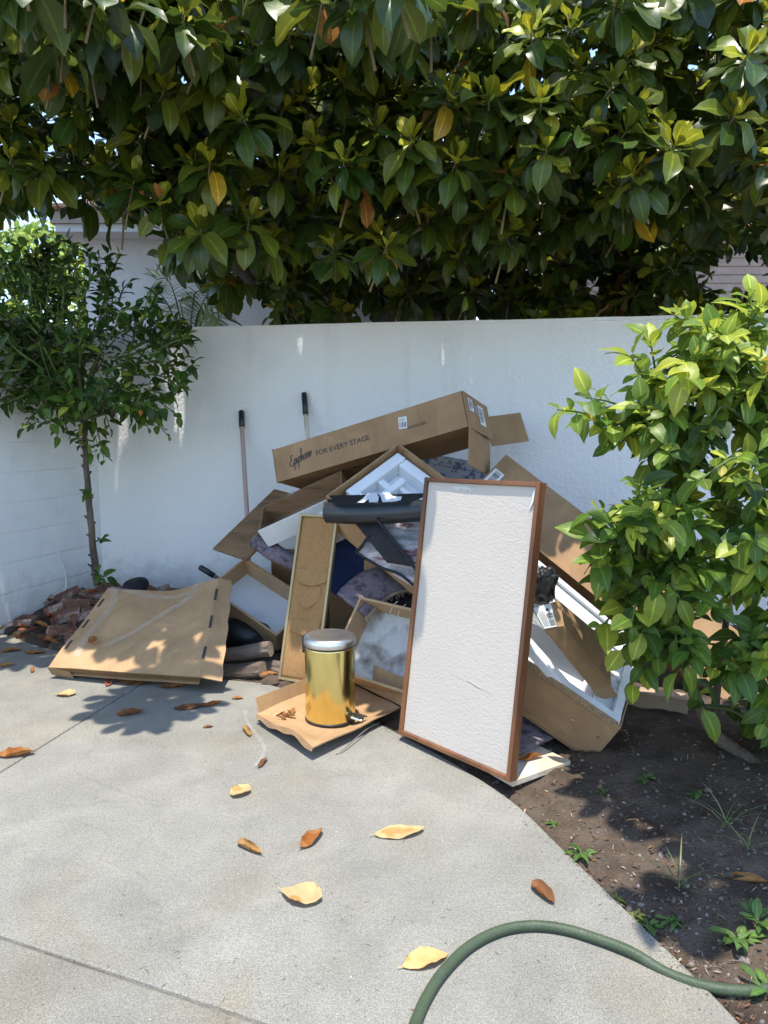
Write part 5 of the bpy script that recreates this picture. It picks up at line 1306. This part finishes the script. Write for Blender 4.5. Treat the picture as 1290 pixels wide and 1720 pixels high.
CREAM = (.47,.35,.17); TAN = (.34,.19,.065); BRN = (.19,.085,.034); ORG = (.30,.135,.042); DBR = (.13,.065,.032); RED = (.33,.10,.05)
LC = {}
def dry(px, py, z, ti, c, s, rz, label, group=None, flip=False, tilt=0., p=None):
    key = (ti, c)
    if key not in LC:
        v, f = DT[ti]; lc = np.tile([*c,1.], (len(v),1))
        for i in range(len(v)):
            k_ = .5 + .5*noise.noise(V((v[i][0]*30, v[i][1]*22, ti*5.3 + c[0]*31))); lc[i,:3] *= .75 + .5*k_
            if k_ > .62: lc[i,:3] *= np.array([.8,.62,.45])
        LC[key] = col_mesh('dry_leaf', v, f, lc, MAT['leaf_dry'])
    o = bpy.data.objects.new('fallen_leaf', LC[key]); COL.objects.link(o); p = p or gr(px, py, z)
    zm = min(v[2] for v in DT[ti][0]) if not flip else -max(v[2] for v in DT[ti][0])
    c_, s_ = math.cos(rz), math.sin(rz)
    o.location = V((p.x + s_*.07*s, p.y - c_*.07*s, p.z - zm*s*.9 + .003)); o.rotation_euler = (tilt, math.pi if flip else 0, rz); o.scale = (s,s,s)
    return setp(o, label, 'leaf', group or 'fallen magnolia leaves')
dry(405,1332,0,4,CREAM,.85,2.7,'pale cream leaf on the concrete below the small brown twig leaf, left of centre')
dry(424,1430,0,3,TAN,.75,.9,'slim tan brown curled leaf on concrete, left of the folded brown leaf')
dry(519,1416,0,1,ORG,.85,-.5,'folded brown leaf standing on concrete between tan curl and large cream leaf')
dry(660,1402,0,0,CREAM,1.15,-1.35,'largest smooth cream leaf in the middle of the concrete')
dry(506,1508,0,4,CREAM,1.1,-1.9,'broad cream leaf with brown stain, low left of centre on concrete')
dry(708,1617,0,2,(.60,.40,.16),.95,-1.15,'golden tan leaf just left of the green hose')
dry(916,1507,0,1,BRN,.75,.35,'rusty brown curled leaf just above the green hose arch')
dry(110,1168,0,4,CREAM,.85,-1.4,'pale cream leaf on concrete in front of the flattened carton')
dry(20,1270,0,1,ORG,1.0,-1.4,'brown rolled leaf at the left edge beside the concrete joint')
dry(416,1233,0,3,TAN,.7,.4,'tan curled leaf beside the clear plastic strip near the tray')
dry(439,1286,0,3,BRN,.55,-.3,'small dark brown leaf at the lower end of the plastic strip')
dry(17,1094,0,2,ORG,.9,-1.3,'orange brown leaf at the left edge below the lone brick')
dry(54,1097,0,0,ORG,.9,-1.6,'flat orange brown leaf second from the left edge below the bricks')
dry(5,1120,0,3,TAN,.7,-1.2,'tan leaf cut by the left edge of the picture')
dry(54,1128,0,3,ORG,.55,.4,'tiny rolled orange leaf between the left edge and flattened carton')
dry(182,1150,0,1,RED,.7,.1,'red brown leaf standing against the front fold of the flattened carton')
dry(213,1148,0,0,ORG,.8,-1.8,'orange leaf flat against the carton fold, left one of a touching pair')
dry(238,1150,0,2,ORG,.75,-1.4,'orange leaf flat against the carton fold, right one of a touching pair')
dry(284,1156,0,3,BRN,.9,-1.5,'narrow brown leaf below the right part of the flattened carton')
dry(214,1201,0,1,BRN,.85,-1.2,'brown leaf in the leafy shadow on the concrete, left one')
dry(312,1190,0,0,DBR,1.05,-1.2,'large dark brown leaf right of the leafy shadow on the concrete')
dry(352,1186,0,3,ORG,.7,-1.0,'slim orange leaf touching the large dark brown leaf')
dry(397,1174,0,2,ORG,.45,-1.5,'tiny orange leaf on concrete between carton and tray')
dry(348,1222,0,2,BRN,.35,-1.2,'tiny brown scrap of leaf below the large dark brown leaf')
dry(450,1134,.05,2,ORG,.75,-1.3,'bright orange leaf at the foot of the cork board')
dry(140,1098,0,4,ORG,.62,.2,'orange leaf lying on the flattened carton', p=bil(.21,.27,.066), tilt=.3)
for i, (px, py, c) in enumerate(((462,1204,RED),(472,1198,ORG),(482,1203,TAN),(470,1209,BRN),(490,1196,ORG))):
    dry(px, py, .02, (1,2,3,4,2)[i], c, .55, rnd(-3,3), 'crumpled dry leaf lying in the cardboard tray beside the golden bin', 'leaves in the cardboard tray')
dry(885,1277,.035,3,ORG,.8,-1.2,'bright orange leaf on the plywood offcut beside the framed board')
dry(1025,1263,.0,0,TAN,.8,-1.5,'tan leaf under the tipped corner of the foam carton', flip=False)
dry(1098,1257,.0,1,ORG,.9,.4,'orange brown leaf on the soil between carton corner and bush trunk')
dry(1045,1384,.0,3,TAN,.75,-1.5,'pale orange rolled leaf on bare soil in the sun')
dry(1030,1304,.0,3,ORG,.6,-1.5,'small orange leaf on soil right of the plywood offcut')
dry(1055,1352,.0,2,BRN,.8,-1.3,'brown leaf on soil above the pale rolled leaf')
dry(1195,1345,.0,1,RED,.8,-1.9,'dark red leaf on the shaded soil beneath the bush')
dry(1240,1480,.0,3,TAN,.9,-1.9,'long tan leaf on shaded soil at the right edge')
dry(1190,1410,.0,2,TAN,.6,.9,'pale tan leaf among the weeds beneath the bush')
dry(1150,1180,.02,3,ORG,.6,-1.7,'orange leaf on soil in front of the timber beam end')
for i in range(90):     # leaves among the bricks
    px, py = rnd(-5,175), rnd(1005,1085)
    if py > 1062 + px*.2: continue
    p = gr(px, py, .07); p.y = min(p.y, 5.4)
    if (p - CORNER).dot(LN) < .1: continue
    p.z = soil_z(p.x, p.y) + rnd(.015,.07)
    dry(0,0,0, random.randint(0,4), random.choice((ORG,BRN,DBR,BRN,TAN,RED)), rnd(.45,.85), rnd(-3,3), 'dry brown leaf caught among the bricks below the citrus tree', 'dry leaves in the rubble', p=p, tilt=rnd(-.4,.4))
# small litter on the soil: scraps nobody could count
items = []
LT2 = [leaf_template(.03, .012, 2, .3, .2, .1, 1, petiole=0), leaf_template(.05, .004, 2, .1, .1, 0, 0, petiole=0)]
for _ in range(4200):
    r0 = random.random()
    if r0 < .55: px, py = rnd(760, 1330), rnd(1180, 1720)
    elif r0 < .8: px, py = rnd(-30, 480), rnd(985, 1150)
    else: px, py = rnd(380, 1100), rnd(1060, 1300)
    p = gr(px, py, 0)
    if inside(np.array([p.x]), np.array([p.y]))[0] or (p-CORNER).dot(BN) < .05 or (p-CORNER).dot(LN) < .05: continue
    p.z = soil_z(p.x, p.y) + .004
    items.append((random.choice((0,0,1)), frame_mat(p, V((rnd(-1,1),rnd(-1,1),rnd(-.15,.25))), V((rnd(-.4,.4),rnd(-.4,.4),1)), rnd(.2,.8)), jitter(random.choice((BRN,DBR,DBR,(.34,.27,.19),(.10,.075,.055),(.10,.075,.055),(.2,.16,.12))), .3)))
LIT = thing('soil_litter', (0,0,0), None, None); bpy.data.objects.remove(LIT)
def batch_top(name, T, items, m, kind):
    e = bpy.data.objects.new('tmp', None); o = batch(name, T, items, m, e, kind); o.parent = None; bpy.data.objects.remove(e); return o
batch_top('leaf_litter', LT2, items, MAT['leaf_dry'], 'stuff')
# soil clods and pebbles
bm = bmesh.new(); bmesh.ops.create_icosphere(bm, subdivisions=1, radius=1); iv = np.array([v.co[:] for v in bm.verts]); iff = [[v.index for v in f.verts] for f in bm.faces]; bm.free()
items = []
for _ in range(2600):
    px, py = (rnd(700, 1330), rnd(1180, 1720)) if random.random() < .75 else (rnd(-30, 480), rnd(985, 1150))
    p = gr(px, py, 0)
    if inside(np.array([p.x]), np.array([p.y]))[0] or (p-CORNER).dot(BN) < .03 or (p-CORNER).dot(LN) < .03: continue
    p.z = soil_z(p.x, p.y); s = rnd(.0025,.009)*(1 if random.random() < .93 else 1.9)
    Mx = np.eye(4); Mx[:3,:3] = np.array(Matrix.Rotation(rnd(0,6), 3, rdir())) @ np.diag([s, s*rnd(.6,1), s*rnd(.5,.9)]); Mx[:3,3] = p
    items.append((0, Mx, jitter(random.choice(((.13,.10,.075),(.16,.125,.095),(.09,.068,.05),(.12,.09,.07),(.12,.09,.07),(.22,.19,.16))), .25)))
batch_top('soil_clods', [(iv, iff)], items, MAT['leaf_dry'], 'stuff')
# fine crumbs and twiglets on the concrete
items = []
for _ in range(420):
    px, py = rnd(0,1100), rnd(1110,1715); p = gr(px, py, .0022)
    if not inside(np.array([p.x]), np.array([p.y]))[0]: continue
    if random.random() < .55: items.append((1, frame_mat(p, V((rnd(-1,1),rnd(-1,1),.02)), V((0,0,1)), rnd(.15,.5)), jitter(random.choice((DBR,BRN,(.2,.16,.12))), .3)))
    else: items.append((0, frame_mat(p, V((rnd(-1,1),rnd(-1,1),.05)), V((0,0,1)), rnd(.08,.28)), jitter(random.choice((DBR,BRN,(.45,.42,.37))), .3)))
for _ in range(2600):     # soil and crumbs spilled over the slab edge
    k_ = random.randint(1, len(EDGE)-8); e = EDGE[k_].lerp(EDGE[k_+1] if k_+1 < len(EDGE) else EDGE[k_], random.random()); p = e + V((rnd(-1,1), rnd(-1,1), 0))*abs(random.gauss(0,.045)); p.z = .0022
    if not inside(np.array([p.x]), np.array([p.y]))[0]: continue
    items.append((random.choice((0,0,1)), frame_mat(p, V((rnd(-1,1),rnd(-1,1),.05)), V((rnd(-.3,.3),rnd(-.3,.3),1)), rnd(.05,.28)), jitter(random.choice((DBR,BRN,(.10,.075,.055),(.10,.075,.055),(.16,.13,.1))), .3)))
batch_top('patio_crumbs', LT2, items, MAT['leaf_dry'], 'stuff')

# weeds
WT = [leaf_template(.07, .024, 4, .3, .35, .12, 0, petiole=.2), leaf_template(.05, .016, 4, .2, .2, .15, 2, petiole=.2)]
GT = [leaf_template(.16, .005, 5, .2, .55, 0, 0, petiole=0)]
WC = ((.09,.16,.035),(.12,.20,.05),(.07,.13,.03))
def weed(px, py, nl, s, label, T=WT, up=.35, cols=WC, name='weed', group='weeds on the soil'):
    p = gr(px, py, -.01); p.z = soil_z(p.x, p.y); e = thing(name, p, label, 'weed', group); its = []
    for i in range(nl):
        a = i*2.4 + rnd(-.3,.3); u = rnd(.5,1.3)*up; its.append((random.randrange(len(T)), frame_mat(p + V((rnd(-.012,.012),rnd(-.012,.012),.002+.004*random.random()))*s, V((math.cos(a), math.sin(a), u)), V((0,0,1)) - V((math.cos(a), math.sin(a), 0))*u, s*rnd(.7,1.15)), jitter(random.choice(cols), .2)))
    q = MB(); q.tube([p - V((0,0,.02)), p + V((0,0,.012))], [.004*s,.003*s], 5); q.build('stem', MAT['twig_green'], e)
    batch('leaves', T, its, MAT['leaf_cit'], e, None)
weed(975,1440,11,.9,'leafy green weed rooted at the edge of the concrete')
weed(1035,1508,12,.6,'yellowish low weed spreading along the concrete edge', cols=((.30,.28,.07),(.24,.26,.06)))
weed(1068,1535,12,.55,'yellow green weed between slab edge and green weed', cols=((.28,.28,.07),(.20,.25,.06)))
weed(1088,1548,16,.65,'bright green fine weed hugging the slab edge')
weed(1128,1547,14,.55,'small round green weed on open soil right of the slab edge')
weed(1240,1590,16,1.0,'bushy leafy weed near the hose end at the right edge', up=.7)
weed(1275,1570,16,1.1,'tall leafy weed cut by the right edge above the hose', up=.8)
weed(1285,1670,12,.9,'leafy weed beside the hose at the right edge', up=.6)
weed(1012,1345,8,.45,'tiny green weed in the shade beside the plywood')
weed(1085,1320,14,.7,'green weed tuft in the bush shade')
weed(1175,1350,14,.8,'green weed tuft under the bush trunk')
weed(930,1380,8,.5,'small weed at the slab edge below the plywood')
for i, (px, py, n_) in enumerate(((1140,1500,7),(1215,1400,9),(1255,1440,8))):
    weed(px, py, n_, 1.0, ('thin grass tuft in the sun patch by the shadow edge','grass tuft below the bush trunk','sparse grass blades left of the grass tuft','grass tuft in shade at right','grass tuft nearest the bush foot')[i], GT, 1.6, ((.10,.16,.05),(.20,.21,.09)), 'grass_tuft', 'grass tufts')

# garden hose
P = [gr(x, y, .0135) for x, y in ((668,1830),(680,1770),(697,1720),(716,1676),(745,1632),(788,1590),(838,1564),(890,1555),(945,1560),(1003,1577),(1060,1599),(1120,1626),(1180,1647),(1240,1656),(1300,1652),(1370,1640),(1480,1610))]
for p in P[-6:]: p.z = .0
P = catmull(P, 8); root = thing('garden_hose', P[len(P)//2], 'thick dark green garden hose arching over the concrete', 'hose')
q = MB(); q.tube(P, .0138, 18); ho = q.build('hose_tube', MAT['hose'], root)
q = MB()
for i in range(16): # raised ribs along the hose
    pass
# wire and plastic strip on the concrete
q = MB(); q.tube(catmull([gr(565,1266,.004), gr(578,1258,.012), gr(600,1238,.02), gr(620,1222,.022), gr(637,1214,.015)], 5), .0028, 6)
setp(q.build('bent_wire', MAT['wire']), 'thin bent grey wire on the concrete in front of the tray', 'wire')
root = thing('plastic_strip', gr(432,1250), 'thin clear plastic strip trailing on concrete left of the tray', 'plastic strip')
tape([gr(x, y, .008) for x, y in ((412,1195),(415,1215),(428,1232),(440,1250),(444,1265),(436,1280),(428,1288))], .016, 'film')
for o in bpy.data.objects:
    if o.type == 'MESH' and len(o.data.vertices) == 0: print('EMPTY', o.name)
